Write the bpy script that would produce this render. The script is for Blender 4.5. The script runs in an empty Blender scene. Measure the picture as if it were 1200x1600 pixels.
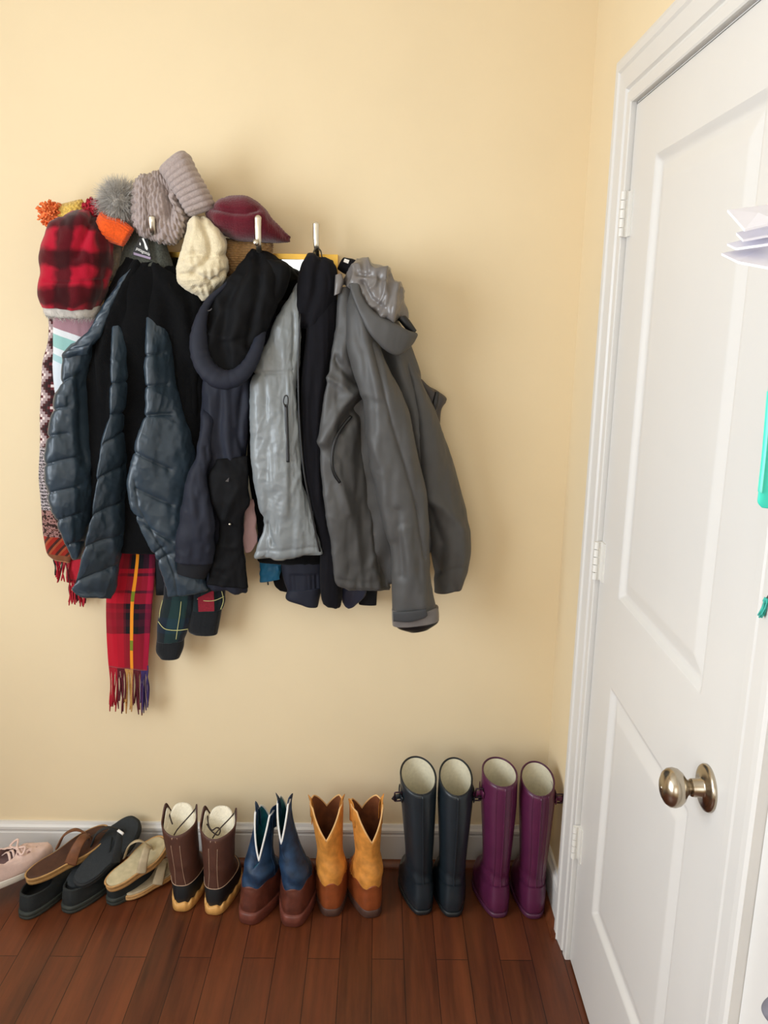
import bpy, math, random
import numpy as np
from mathutils import Matrix, Vector
random.seed(7)
rng = np.random.default_rng(11)
SC = bpy.context.scene
COL = SC.collection
PI = math.pi

# ------------------------------------------------------------------ camera model
FPX, PITCH, YAW, ROLL, CZ, CD = 1275.55, .2309, .008, .0148, 1.6072, 2.1794
XR = .5132                                   # right wall plane
_fw = np.array([math.sin(YAW)*math.cos(PITCH), math.cos(YAW)*math.cos(PITCH), -math.sin(PITCH)])
_r = np.array([math.cos(YAW), -math.sin(YAW), 0.0]); _u = np.cross(_r, _fw)
_c, _s = math.cos(ROLL), math.sin(ROLL)
_r, _u = _c*_r+_s*_u, -_s*_r+_c*_u
_C = np.array([0, -CD, CZ])
def ray(x, y): return _fw+_r*((x-600)/FPX)-_u*((y-800)/FPX)
def W(x, y, d=0.0):
    v = ray(x, y); return _C+v*((-d-_C[1])/v[1])
def R(x, y, X=XR):
    v = ray(x, y); return _C+v*((X-_C[0])/v[0])
def F(x, y, z=0.0):
    v = ray(x, y); return _C+v*((z-_C[2])/v[2])
def pix(P):
    d = P-_C; z = d@_fw
    return np.stack([600+FPX*(d@_r)/z, 800-FPX*(d@_u)/z], -1)

cd = bpy.data.cameras.new('camera'); cam = bpy.data.objects.new('camera', cd); COL.objects.link(cam)
cd.sensor_fit = 'VERTICAL'; cd.sensor_height = 36; cd.lens = 36*FPX/1600; cd.clip_start = .02
M = Matrix.Identity(4)
for i in range(3):
    M[i][0] = _r[i]; M[i][1] = _u[i]; M[i][2] = -_fw[i]; M[i][3] = _C[i]
cam.matrix_world = M; SC.camera = cam

# ------------------------------------------------------------------ numpy noise
def _h(ix, iy, iz, seed):
    n = (ix*374761393+iy*668265263+iz*2147483647+seed*1274126177) & 0xffffffff
    n = ((n ^ (n >> 13))*1274126177) & 0xffffffff
    n = (n ^ (n >> 16)) & 0xffffffff
    return n.astype(np.float64)/4294967295.0
def vnoise(x, y, z=None, seed=0):
    x = np.asarray(x, float); y = np.asarray(y, float); z = np.zeros_like(x) if z is None else np.asarray(z, float)
    fx, fy, fz = np.floor(x), np.floor(y), np.floor(z)
    ix, iy, iz = fx.astype(np.int64), fy.astype(np.int64), fz.astype(np.int64)
    f = lambda t: t*t*t*(t*(t*6-15)+10)
    a, b, c = f(x-fx), f(y-fy), f(z-fz); out = 0
    for dx in (0, 1):
        for dy in (0, 1):
            for dz in (0, 1):
                out = out+_h(ix+dx, iy+dy, iz+dz, seed)*(a if dx else 1-a)*(b if dy else 1-b)*(c if dz else 1-c)
    return out*2-1
def fbm(x, y, z=None, seed=0, o=3):
    s = 0; a = 1.0; k = 1.0
    for i in range(o):
        s = s+a*vnoise(np.asarray(x)*k, np.asarray(y)*k, None if z is None else np.asarray(z)*k, seed+i*17); a *= .5; k *= 2.03
    return s
def ridged(x, y, z=None, seed=0, o=2):
    s = 0; a = 1.0; k = 1.0
    for i in range(o):
        s = s+a*(1-2*np.abs(vnoise(np.asarray(x)*k, np.asarray(y)*k, None if z is None else np.asarray(z)*k, seed+i*31))); a *= .5; k *= 2.1
    return s
def sstep(a, b, x):
    t = np.clip((np.asarray(x, float)-a)/(b-a), 0, 1); return t*t*(3-2*t)

# ------------------------------------------------------------------ materials
def lin(h):
    h = h.lstrip('#'); o = []
    for i in (0, 2, 4):
        v = int(h[i:i+2], 16)/255; o.append(v/12.92 if v <= .04045 else ((v+.055)/1.055)**2.4)
    return (*o, 1)
class NT:
    def __init__(s, name):
        s.m = bpy.data.materials.new(name); s.m.use_nodes = True
        s.n = s.m.node_tree.nodes; s.l = s.m.node_tree.links; s.b = s.n['Principled BSDF']
    def new(s, t, **kw):
        n = s.n.new(t)
        for k, v in kw.items(): setattr(n, k, v)
        return n
    def link(s, a, b): s.l.new(a, b)
    def coord(s, which='Object'): return s.new('ShaderNodeTexCoord').outputs[which]
    def noise(s, vec, scale, detail=3, rough=.5):
        n = s.new('ShaderNodeTexNoise'); n.inputs['Scale'].default_value = scale; n.inputs['Detail'].default_value = detail
        n.inputs['Roughness'].default_value = rough
        if vec is not None: s.link(vec, n.inputs['Vector'])
        return n.outputs['Fac']
    def ramp(s, fac, stops, interp='LINEAR'):
        n = s.new('ShaderNodeValToRGB'); cr = n.color_ramp; cr.interpolation = interp
        while len(cr.elements) < len(stops): cr.elements.new(.5)
        for e, (p, c) in zip(cr.elements, stops): e.position = p; e.color = c
        s.link(fac, n.inputs['Fac']); return n.outputs['Color']
    def mix(s, a, b, fac=.5, mode='MIX'):
        n = s.new('ShaderNodeMix', data_type='RGBA', blend_type=mode)
        for sock, v in ((n.inputs['A'], a), (n.inputs['B'], b), (n.inputs['Factor'], fac)):
            pass
        A = [i for i in n.inputs if i.type == 'RGBA']; Fc = n.inputs[0]
        for sock, v in ((A[0], a), (A[1], b), (Fc, fac)):
            if hasattr(v, 'is_linked'): s.link(v, sock)
            else: sock.default_value = v
        return [o for o in n.outputs if o.type == 'RGBA'][0]
    def math(s, op, a, b=None):
        n = s.new('ShaderNodeMath', operation=op)
        for i, v in enumerate((a, b)):
            if v is None: continue
            if hasattr(v, 'is_linked'): s.link(v, n.inputs[i])
            else: n.inputs[i].default_value = v
        return n.outputs[0]
    def mapping(s, vec, scale=(1, 1, 1), rot=(0, 0, 0), loc=(0, 0, 0)):
        n = s.new('ShaderNodeMapping'); s.link(vec, n.inputs['Vector'])
        n.inputs['Scale'].default_value = scale; n.inputs['Rotation'].default_value = rot; n.inputs['Location'].default_value = loc
        return n.outputs['Vector']
    def bump(s, h, strength=.3, dist=.002):
        n = s.new('ShaderNodeBump'); n.inputs['Strength'].default_value = strength; n.inputs['Distance'].default_value = dist
        s.link(h, n.inputs['Height']); s.link(n.outputs['Normal'], s.b.inputs['Normal'])
    def set(s, **kw):
        for k, v in kw.items():
            sock = s.b.inputs[k.replace('_', ' ')]
            if hasattr(v, 'is_linked'): s.link(v, sock)
            else: sock.default_value = v
        return s
def mat(name, col, rough=.8, var=.12, scale=60, bump=.25, bscale=400, metal=0, sheen=0, spec=.5, coat=0, dist=.001, var2=None):
    t = NT(name); co = t.coord('Object')
    c = lin(col); d = tuple(x*(1-var) for x in c[:3])+(1,); e = tuple(min(1, x*(1+var)) for x in c[:3])+(1,)
    t.set(Base_Color=t.ramp(t.noise(co, scale), [(.3, d), (.7, e)]), Roughness=rough, Metallic=metal)
    t.set(Specular_IOR_Level=spec, Sheen_Weight=sheen, Coat_Weight=coat)
    if bump: t.bump(t.noise(co, bscale, 2), bump, dist)
    return t.m
def plaid(name, per_u, us, per_v, vs, lines=(), rough=.9, scale=1.0, mode='MIX', fac=.5, sheen=.2):
    """Woven check from UV in metres: bands across (us) mixed with bands along (vs), thin over-lines on top."""
    t = NT(name); sep = t.new('ShaderNodeSeparateXYZ'); t.link(t.coord('UV'), sep.inputs[0])
    def band(o, per, st): return t.ramp(t.math('MODULO', t.math('DIVIDE', o, per), 1.0), [(p, lin(c)) for p, c in st], 'CONSTANT')
    c = t.mix(band(sep.outputs['X'], per_u, us), band(sep.outputs['Y'], per_v, vs), fac, mode)
    for ax, pos, w, col in lines:
        d = t.math('ABSOLUTE', t.math('SUBTRACT', sep.outputs[ax], pos))
        c = t.mix(c, lin(col), t.math('LESS_THAN', d, w))
    fine = t.noise(t.coord('UV'), 900, 2)
    t.set(Base_Color=c, Roughness=rough, Sheen_Weight=sheen, Specular_IOR_Level=.2); t.bump(fine, .35, .001)
    return t.m

# ------------------------------------------------------------------ object helpers
def empty(name, loc): 
    o = bpy.data.objects.new(name, None); COL.objects.link(o); o.location = loc; o.empty_display_size = .05; return o
def tag(o, label=None, cat=None, group=None, kind=None):
    for k, v in (('label', label), ('category', cat), ('group', group), ('kind', kind)):
        if v: o[k] = v
    return o
def thing(name, label, cat, loc=(0, 0, 0), group=None, mw=None):
    o = empty(name, loc)
    if mw is not None: o.matrix_world = mw
    return tag(o, label, cat, group)
def mesh(name, V, Fc, m, parent=None, uv=None, smooth=True, local=False, label=None):
    V = np.asarray(V, float)
    if parent is not None and not local:
        p = parent; off = np.zeros(3)
        while p is not None: off = off+np.array(p.location); p = p.parent
        V = V-off
    me = bpy.data.meshes.new(name); me.from_pydata(V.tolist(), [], [list(map(int, f)) for f in Fc])
    if uv is not None:
        ul = me.uv_layers.new(name='UVMap'); idx = np.zeros(len(me.loops), np.int32); me.loops.foreach_get('vertex_index', idx)
        ul.data.foreach_set('uv', np.asarray(uv, np.float32)[idx].ravel())
    if smooth: me.polygons.foreach_set('use_smooth', [True]*len(me.polygons))
    me.materials.append(m); me.update()
    o = bpy.data.objects.new(name, me); COL.objects.link(o)
    if parent is not None: o.parent = parent
    if label: o['label'] = label
    return o
class MB:
    """collects pieces of one mesh"""
    def __init__(s): s.V = []; s.F = []; s.n = 0
    def add(s, V, Fc):
        V = np.asarray(V, float); s.V.append(V); s.F += [[i+s.n for i in f] for f in Fc]; s.n += len(V); return s
    def box(s, a, b):
        x0, y0, z0 = a; x1, y1, z1 = b
        return s.add([(x0,y0,z0),(x1,y0,z0),(x1,y1,z0),(x0,y1,z0),(x0,y0,z1),(x1,y0,z1),(x1,y1,z1),(x0,y1,z1)],
                     [(0,3,2,1),(4,5,6,7),(0,1,5,4),(1,2,6,5),(2,3,7,6),(3,0,4,7)])
    def rings(s, G, cap=(True, True), closed=True):
        G = np.asarray(G, float); nv, nu = G.shape[:2]; Fc = []
        for j in range(nv-1):
            for i in range(nu if closed else nu-1):
                k = (i+1) % nu; Fc.append((j*nu+i, j*nu+k, (j+1)*nu+k, (j+1)*nu+i))
        V = G.reshape(-1, 3)
        if closed:
            for e, row in ((0, 0), (1, nv-1)):
                if cap[e]:
                    c = len(V); V = np.vstack([V, G[row].mean(0)])
                    for i in range(nu):
                        k = (i+1) % nu
                        Fc.append((row*nu+k, row*nu+i, c) if e == 0 else (row*nu+i, row*nu+k, c))
        return s.add(V, Fc)
    def tube(s, path, rad, n=10, flat=1.0, up=(0, 0, 1)):
        P = np.asarray(path, float); rad = np.broadcast_to(np.asarray(rad, float), (len(P),))
        T = np.gradient(P, axis=0); T /= np.linalg.norm(T, axis=1)[:, None]+1e-12
        x = np.cross(np.array(up, float), T[0])
        if np.linalg.norm(x) < 1e-4: x = np.cross((1, .3, 0), T[0])
        G = []
        a = np.arange(n)/n*2*PI
        for p, t, r in zip(P, T, rad):
            x = x-t*(x@t); x /= np.linalg.norm(x)+1e-12; y = np.cross(t, x)
            G.append(p+r*(np.cos(a)[:, None]*x+flat*np.sin(a)[:, None]*y))
        return s.rings(G)
    def build(s, name, m, parent=None, **kw):
        return mesh(name, np.vstack(s.V), s.F, m, parent, **kw)
def spline(pts, n):
    """Catmull-Rom through rows of numbers, n samples evenly along the first three/two columns"""
    P = np.asarray(pts, float)
    if len(P) == 2: return P[0]+(P[1]-P[0])*np.linspace(0, 1, n)[:, None]
    E = np.vstack([2*P[0]-P[1], P, 2*P[-1]-P[-2]]); out = []
    for i in range(len(P)-1):
        a, b, c, d = E[i:i+4]
        for t in np.linspace(0, 1, 16, endpoint=False):
            out.append(.5*((2*b)+(c-a)*t+(2*a-5*b+4*c-d)*t*t+(3*b-a-3*c+d)*t**3))
    out.append(P[-1]); out = np.array(out)
    k = np.r_[0, np.cumsum(np.linalg.norm(np.diff(out, axis=0), axis=1))]; q = np.linspace(0, k[-1], n)
    return np.stack([np.interp(q, k, out[:, j]) for j in range(out.shape[1])], 1)
def linep(pts, n):
    P = np.asarray(pts, float); k = np.r_[0, np.cumsum(np.linalg.norm(np.diff(P, axis=0), axis=1))]
    q = np.linspace(0, k[-1], n); return np.stack([np.interp(q, k, P[:, j]) for j in range(P.shape[1])], 1)
def pdist(PX, line):
    line = np.asarray(line, float); best = np.full(PX.shape[:-1], 1e9)
    for a, b in zip(line[:-1], line[1:]):
        ab = b-a; t = np.clip(((PX-a)@ab)/(ab@ab+1e-9), 0, 1)
        best = np.minimum(best, np.linalg.norm(PX-(a+t[..., None]*ab), axis=-1))
    return best
def cloth(name, parent, rows, m, nu=84, nv=90, p=.85, q=.8, fold=0, fs=(.05, .18), seed=0, crump=0, cs=.05, cre=(), disp=None,
          caps=(True, True), puff=0, label=None, roundend=(.0, .0)):
    """A hanging cloth piece: outline rows (xl,yl,xr,yr,distance from wall,thickness) read at their own distance from the wall,
       closed round to a body with a back, then folded, creased (cre: polyline, height, width px, 's'harp or 'g'entle) and displaced."""
    dl = lambda d, i: d[i] if isinstance(d, tuple) else d
    r = np.array([[*W(x0, y0, dl(d, 0)), *W(x1, y1, dl(d, 1)), t] for x0, y0, x1, y1, d, t in rows])
    mid = (r[:, :3]+r[:, 3:6])/2
    k = np.r_[0, np.cumsum(np.linalg.norm(np.diff(mid, axis=0), axis=1))]
    # smooth interpolation of every column along the length
    S = spline(np.c_[mid, r], nv) if len(r) > 2 else np.c_[mid, r][0]+(np.c_[mid, r][1]-np.c_[mid, r][0])*np.linspace(0, 1, nv)[:, None]
    mid = S[:, :3]; A = S[:, 3:6]; B = S[:, 6:9]; t = np.maximum(S[:, 9], .004)
    v = np.r_[0, np.cumsum(np.linalg.norm(np.diff(mid, axis=0), axis=1))]
    for e, rr in enumerate(roundend):          # rounded ends: thickness falls to nothing over rr metres
        if rr:
            dd = v if e == 0 else v[-1]-v; t = t*np.sqrt(np.clip(1-(1-np.clip(dd/rr, 0, 1))**2, .02, 1))
    ph = np.arange(nu)/nu*2*PI
    c = -np.sign(np.cos(ph))*np.abs(np.cos(ph))**p; s_ = np.sign(np.sin(ph))*np.abs(np.sin(ph))**q
    H = (B-A)/2; Mx = (A+B)/2
    Hn = H/np.linalg.norm(H, axis=1)[:, None]
    Tn = np.gradient(Mx, axis=0); N = np.cross(Hn, Tn); N /= np.linalg.norm(N, axis=1)[:, None]+1e-9
    N = np.where((N@np.array([0, -1, 0]))[:, None] < 0, -N, N); N = N*.4+np.array([0, -1, 0])*.6; N /= np.linalg.norm(N, axis=1)[:, None]
    G = Mx[:, None]+c[None, :, None]*H[:, None]+s_[None, :, None]*(t/2)[:, None, None]*N[:, None]
    seg = np.linalg.norm(G-np.roll(G, 1, axis=1), axis=2).mean(0); u = np.cumsum(seg); u = u-u[0]
    U = np.broadcast_to(u[None], G.shape[:2]); Vv = np.broadcast_to(v[:, None], G.shape[:2])
    du = np.roll(G, -1, axis=1)-np.roll(G, 1, axis=1); dv = np.gradient(G, axis=0)
    n = np.cross(dv, du); n /= np.linalg.norm(n, axis=2)[..., None]+1e-9
    cen = G.mean(1)[:, None]; sgn = np.sign(((G-cen)*n).sum(2).mean()); n = n*sgn
    PX = pix(G.reshape(-1, 3)).reshape(*G.shape[:2], 2)
    D = np.zeros(G.shape[:2])
    a = ph[None]/(2*PI)
    # wrap-safe across coordinate: use position in x and y
    X = G[..., 0]+.6*G[..., 1]
    if fold: D = D+fold*fbm(X/fs[0]+seed*3.1, Vv/fs[1]+seed, seed=seed)
    if crump: D = D+crump*ridged(X/cs+.35*Vv/cs, Vv/(cs*1.3)-.3*X/cs, seed=seed+5)
    for ln, amp, w, kind in cre:
        dd = pdist(PX, ln); D = D+amp*(np.exp(-dd/w) if kind == 's' else np.exp(-(dd/w)**2))
    if disp is not None: D = D+disp(U, Vv, G, PX)
    G = G+n*D[..., None]
    mb = MB().rings(G, caps)
    uv = np.stack([U, Vv], -1).reshape(-1, 2); V = np.vstack(mb.V)
    uv = np.vstack([uv, np.zeros((len(V)-len(uv), 2))])
    return mesh(name, V, mb.F, m, parent, uv=uv, label=label)
def strip(name, parent, line, d, r, m, flat=.5, n=8, ns=40, label=None):
    """thin tube (zip, seam, cord) along a pixel line at its own distance(s) from the wall"""
    L = spline([(x, y, dd) for (x, y), dd in zip(line, d if hasattr(d, '__len__') else [d]*len(line))], ns)
    P = np.array([W(*l) for l in L]); return MB().tube(P, r, n, flat, up=(0, 1, 0)).build(name, m, parent, label=label)
def fur(mb, C, N, n, ln, r=.0006, gravity=.3, spread=.5, seg=3):
    """strands from points C with outward directions N"""
    for i in range(n):
        k = rng.integers(len(C)); d = N[k]+rng.normal(0, spread, 3); d /= np.linalg.norm(d)
        L = ln*rng.uniform(.6, 1.1); P = []; p = C[k].copy()
        for j in range(seg+1):
            P.append(p.copy()); d = d+np.array([0, 0, -gravity])/seg+rng.normal(0, .12, 3); d /= np.linalg.norm(d); p = p+d*L/seg
        mb.tube(P, [r, r*.9, r*.7, r*.15][:seg+1], 3)
def ball_pts(c, rx, ry, rz, n):
    d = rng.normal(size=(n, 3)); d /= np.linalg.norm(d, axis=1)[:, None]
    return np.asarray(c)+d*np.array([rx, ry, rz]), d
def ball(mb, c, rx, ry, rz, nu=24, nv=14, amp=0, seed=0):
    th = np.linspace(.02, PI-.02, nv); ph = np.arange(nu)/nu*2*PI
    D = np.stack([np.sin(th)[:, None]*np.cos(ph)[None], np.sin(th)[:, None]*np.sin(ph)[None], np.cos(th)[:, None]+0*ph[None]], -1)
    k = 1+amp*fbm(D[..., 0]*3+seed, D[..., 1]*3, D[..., 2]*3, seed=seed)
    mb.rings(np.asarray(c)+D*k[..., None]*np.array([rx, ry, rz])); return mb

# ================================================================== SETTING
XL, YF, ZC = -1.75, -3.4, 2.62
m_wall = mat('wall_paint', '#e2cfab', .75, .02, 3, .12, 220, spec=.3, dist=.0006)
m_white = mat('white_paint', '#d6d3ce', .38, .01, 5, .05, 60, spec=.45)
m_ceil = mat('ceiling_paint', '#efebe2', .9, .01, 5, 0)
m_shoe = mat('stained_wood', '#6b3a20', .4, .25, 30, .1, 100)
def floor_mat():
    t = NT('floor_planks'); co = t.coord('Object')
    vec = t.mapping(co, rot=(0, 0, PI/2))
    b = t.new('ShaderNodeTexBrick'); b.offset = .37; b.offset_frequency = 2
    t.link(vec, b.inputs['Vector'])
    for k, v in (('Scale', 1.0), ('Mortar Size', .0009), ('Mortar Smooth', .1), ('Brick Width', .62), ('Row Height', .083), ('Bias', 0)): b.inputs[k].default_value = v
    b.inputs['Color1'].default_value = lin('#30160b'); b.inputs['Color2'].default_value = lin('#6b3820'); b.inputs['Mortar'].default_value = lin('#1c0a05')
    g = t.noise(t.mapping(co, scale=(38, 2.6, 1)), 1.0, 6, .65)
    w = t.noise(t.mapping(co, scale=(9, 1.1, 1)), 1.3, 3, .5)
    c = t.mix(b.outputs['Color'], t.ramp(g, [(.3, lin('#220c05')), (.65, lin('#7f4023'))]), .45)
    c = t.mix(c, t.ramp(w, [(.35, lin('#33140a')), (.7, lin('#74401f'))]), .28)
    c = t.mix(c, b.outputs['Color'], t.math('MULTIPLY', b.outputs['Fac'], 1.0))
    t.set(Base_Color=c, Roughness=t.math('ADD', t.math('MULTIPLY', g, .18), .30), Specular_IOR_Level=.45)
    t.bump(t.math('SUBTRACT', t.math('MULTIPLY', g, .25), b.outputs['Fac']), .25, .001)
    return t.m
def struct(o, label, cat): return tag(o, label, cat, None, 'structure')
struct(MB().box((XL-.1, YF-.1, -.06), (XR+.12, .12, 0)).build('floor', floor_mat(), smooth=False), 'reddish brown hardwood plank floor', 'floor')
struct(MB().box((XL-.1, YF-.1, ZC), (XR+.12, .12, ZC+.06)).build('ceiling', m_ceil, smooth=False), 'plain white ceiling', 'ceiling')
struct(MB().box((XL-.1, 0, 0), (XR+.12, .12, ZC)).build('wall_back', m_wall, smooth=False), 'cream yellow painted wall behind the coats', 'wall')
def yz_wall(name, x0, x1, y0, y1, hole, label):
    hy0, hy1, hz0, hz1 = hole; mb = MB()
    for a, b in (((x0, y0, 0), (x1, hy0, ZC)), ((x0, hy1, 0), (x1, y1, ZC)), ((x0, hy0, hz1), (x1, hy1, ZC))): mb.box(a, b)
    if hz0 > 0: mb.box((x0, hy0, 0), (x1, hy1, hz0))
    return struct(mb.build(name, m_wall, smooth=False), label, 'wall')
DA, DW, DH, CW = .3954, .7444, 2.035, .098
yz_wall('wall_right', XR, XR+.12, YF, 0, (-(DA+DW+.013), -(DA-.013), 0, DH+.013), 'cream yellow wall holding the white door')
WIN = (-2.5, -.95, .75, 2.3)
yz_wall('wall_left', XL-.1, XL, YF, 0, WIN, 'cream yellow wall with the daylight window, outside the frame')
mb = MB(); FW = (-1.5, 0.1, .8, 2.2)
for a, b in (((XL-.1, YF-.1, 0), (FW[0], YF, ZC)), ((FW[1], YF-.1, 0), (XR+.12, YF, ZC)), ((FW[0], YF-.1, 0), (FW[1], YF, FW[2])), ((FW[0], YF-.1, FW[3]), (FW[1], YF, ZC))): mb.box(a, b)
struct(mb.build('wall_front', m_wall, smooth=False), 'cream yellow wall behind the viewer', 'wall')
# window frames (outside the photograph, the left one lets daylight in, the back one is added for fill)
mb = MB(); y0, y1, z0, z1 = WIN
for a, b in (((XL-.06, y0, z0), (XL-.02, y0+.05, z1)), ((XL-.06, y1-.05, z0), (XL-.02, y1, z1)), ((XL-.06, y0, z0), (XL-.02, y1, z0+.05)), ((XL-.06, y0, z1-.05), (XL-.02, y1, z1))): mb.box(a, b)
struct(mb.build('window_1', m_white, smooth=False), 'white window frame in the left wall', 'window')
mb = MB(); x0, x1, z0, z1 = FW
for a, b in (((x0, YF-.06, z0), (x0+.05, YF-.02, z1)), ((x1-.05, YF-.06, z0), (x1, YF-.02, z1)), ((x0, YF-.06, z0), (x1, YF-.02, z0+.05)), ((x0, YF-.06, z1-.05), (x1, YF-.02, z1))): mb.box(a, b)
struct(mb.build('added_back_window', m_white, smooth=False), 'added white window frame for the fill light behind the viewer', 'window')
# baseboards and quarter rounds
HB = .131
prof = [(0, 0), (.014, 0), (.014, HB-.034), (.0125, HB-.031), (.0125, HB-.026), (.016, HB-.022), (.0155, HB-.014), (.010, HB-.008), (.007, HB), (0, HB)]
qr = [(0, 0)]+[(.019*math.cos(a), .019*math.sin(a)) for a in np.linspace(0, PI/2, 7)]
def extr(pr, a, b, f):
    P = np.array([[f(o, z, t) for o, z in pr] for t in (a, b)]); return MB().rings(P)
struct(extr(prof, XL, XR, lambda o, z, t: (t, -o, z)).build('baseboard_back', m_white, smooth=False), 'white moulded baseboard along the back wall', 'baseboard')
struct(extr(prof, -.016, -(DA-CW-.008), lambda o, z, t: (XR-o, t, z)).build('baseboard_right', m_white, smooth=False), 'short white baseboard between corner and door', 'baseboard')
struct(extr(qr, XL, XR-.014, lambda o, z, t: (t, -.014-o, z)).build('trim_1', m_shoe, smooth=False), 'brown wooden quarter round along the back baseboard', 'trim')
struct(extr(qr, -.034, -(DA-CW+.016), lambda o, z, t: (XR-.014-o, t, z)).build('trim_2', m_shoe, smooth=False), 'brown wooden quarter round beside the door casing', 'trim')
# door casing with mitred corners
cp = [(0, 0), (0, .011), (.003, .013), (.022, .014), (.026, .010), (.03, .010), (.034, .016), (.07, .019), (.075, .023), (.09, .0235), (CW, .021), (CW, 0)]
ya, yb, zt = -(DA-.008), -(DA+DW+.008), DH+.008
G = []
for (yy, zz, sy, sz) in ((ya, 0, 1, 0), (ya, zt, 1, 1), (yb, zt, -1, 1), (yb, 0, -1, 0)):
    G.append([(XR-h, yy+sy*o, zz+sz*o) for o, h in cp])
struct(MB().rings(G).build('trim_3', m_white, smooth=False), 'white moulded casing around the white door', 'door casing')
struct(MB().box((XR+.001, ya-.001, 0), (XR+.118, ya+.005, zt)).box((XR+.001, yb-.005, 0), (XR+.118, yb+.001, zt)).box((XR+.001, yb, zt-.002), (XR+.118, ya, zt+.005)).box((XR+.045, ya-.012, 0), (XR+.07, ya, zt)).box((XR+.045, yb, 0), (XR+.07, yb+.012, zt)).box((XR+.045, yb, zt-.012), (XR+.07, ya, zt)).build('trim_4', m_white, smooth=False), 'white jamb and stop around the door', 'door jamb')
# door slab: height field with two recessed raised panels, the upper one with a cambered top
DX = XR-.001
NY, NZ = 190, 520
Y = np.linspace(-(DA-.0045), -(DA+DW+.0045), NY); Z = np.linspace(.008, DH+.003, NZ)
YY, ZZ = np.meshgrid(Y, Z)
SI = .145
py0, py1 = -(DA+DW-SI), -(DA+SI)
zA0, zA1, zB0, zB1 = 1.04, R(1023, 243)[2], .265, .835
def panel(z0, zs, rise):
    yc = (py0+py1)/2; hw = (py1-py0)/2
    ztop = zs+rise*(1-((YY-yc)/hw)**2)
    return np.minimum.reduce([YY-py0, py1-YY, ZZ-z0, (ztop-ZZ)*.93])
ins = np.maximum(panel(zA0, zA1, 0), panel(zB0, zB1, 0))
dep = np.interp(ins, [-1, 0, .004, .012, .017, .046, .05, 1], [0, 0, .003, .0095, .0105, .0035, .003, .003])
Pf = np.stack([DX+dep, YY, ZZ], -1)
mb = MB().rings(Pf, (False, False), closed=False)
mb.box((DX+.012, Y[-1], .008), (DX+.036, Y[0], Z[-1]))
for a, b in (((DX, Y[0]-.0005, .008), (DX+.013, Y[0], Z[-1])), ((DX, Y[-1], .008), (DX+.013, Y[-1]+.0005, Z[-1])), ((DX, Y[-1], Z[-1]-.0005), (DX+.013, Y[0], Z[-1])), ((DX, Y[-1], .008), (DX+.013, Y[0], .0085))): mb.box(a, b)
door = mb.build('door_1', m_white, smooth=False)
struct(door, 'white two-panel door with round satin knob', 'door')
def smooth_by_angle(o):
    o.data.polygons.foreach_set('use_smooth', [True]*len(o.data.polygons))
    try: o.data.set_sharp_from_angle(angle=.5)
    except Exception: pass
smooth_by_angle(door)
struct(MB().box((XR-.006, -2.1, 0), (XR-.0005, yb-CW-.001, ZC-.02)).build('added_glare_board', m_white, smooth=False), 'plain white board added for the glare beside the door casing', 'trim')  # added board, its white stands in for overexposed casing and wall
# hinges, painted over
m_hinge = mat('painted_hinge', '#dedbd4', .4, .02, 20, 0)
for px, py in ((976, 338), (937, 872), (903, 1308)):
    zc = R(px, py)[2]; hy = -(DA-.001); mb = MB()
    for k in range(5):
        a, b = zc-.045+k*.018+.0008, zc-.045+(k+1)*.018-.0008
        mb.tube([(XR-.014, hy, a), (XR-.014, hy, b)], .0062, 14)
    h = mb.box((XR-.014, hy-.003, zc-.045), (XR-.0005, hy+.0035, zc+.045)).box((XR-.004, hy-.026, zc-.045), (XR-.0005, hy-.003, zc+.045)).build('hinge', m_hinge, door, smooth=False)
    smooth_by_angle(h)
# knob: rose, neck, ball
m_nickel = mat('satin_nickel', '#b5aa98', .24, .05, 15, 0, metal=1)
kc = R(1107, 1231)
def lathe(prof, n=40):
    a = np.arange(n)/n*2*PI
    return np.array([[(kc[0]-h, kc[1]+r*math.cos(t), kc[2]+r*math.sin(t)) for t in a] for h, r in prof])
rose = MB().rings(lathe([(0, .036), (.004, .0365), (.007, .035), (.0085, .03), (.010, .017), (.013, .0145), (.026, .0138), (.0275, .013)])).build('knob_rose', m_nickel, door)
kb = [(.0285, .0115), (.032, .0118), (.036, .0155), (.041, .0235), (.047, .0285), (.054, .0302), (.061, .0292), (.067, .0245), (.071, .017), (.0728, .008), (.073, .002)]
MB().rings(lathe(kb)).build('knob', m_nickel, rose)
MB().rings(lathe([(.0725, .004), (.0737, .0038), (.0738, .001)], 16)).build('knob_button', m_nickel, rose)

# ------------------------------------------------------------------ daylight and added fill
def area(name, loc, rot, sx, sy, power, col):
    l = bpy.data.lights.new(name, 'AREA'); l.shape = 'RECTANGLE'; l.size = sx; l.size_y = sy; l.energy = power; l.color = col
    o = bpy.data.objects.new(name, l); COL.objects.link(o); o.location = loc; o.rotation_euler = rot; return o
area('window_daylight', (XL-.08, (WIN[0]+WIN[1])/2, (WIN[2]+WIN[3])/2), (0, -PI/2, 0), WIN[3]-WIN[2], WIN[1]-WIN[0], 84, (.84, .92, 1.0))
area('added_back_fill', ((FW[0]+FW[1])/2, YF-.08, (FW[2]+FW[3])/2), (PI/2, 0, 0), FW[1]-FW[0], FW[3]-FW[2], 19, (1, .97, .93))  # fill light added behind the viewer, in a made-up window opening
w = bpy.data.worlds.new('world'); SC.world = w; w.use_nodes = True
w.node_tree.nodes['Background'].inputs[0].default_value = (.75, .87, 1, 1); w.node_tree.nodes['Background'].inputs[1].default_value = 1.0
SC.view_settings.view_transform = 'Standard'; SC.view_settings.look = 'None'; SC.view_settings.gamma = 1; SC.view_settings.use_curve_mapping = False
SC.view_settings.exposure = -0.28
SC.cycles.max_bounces = 10; SC.cycles.diffuse_bounces = 6
SC.cycles.use_denoising = True

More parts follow.
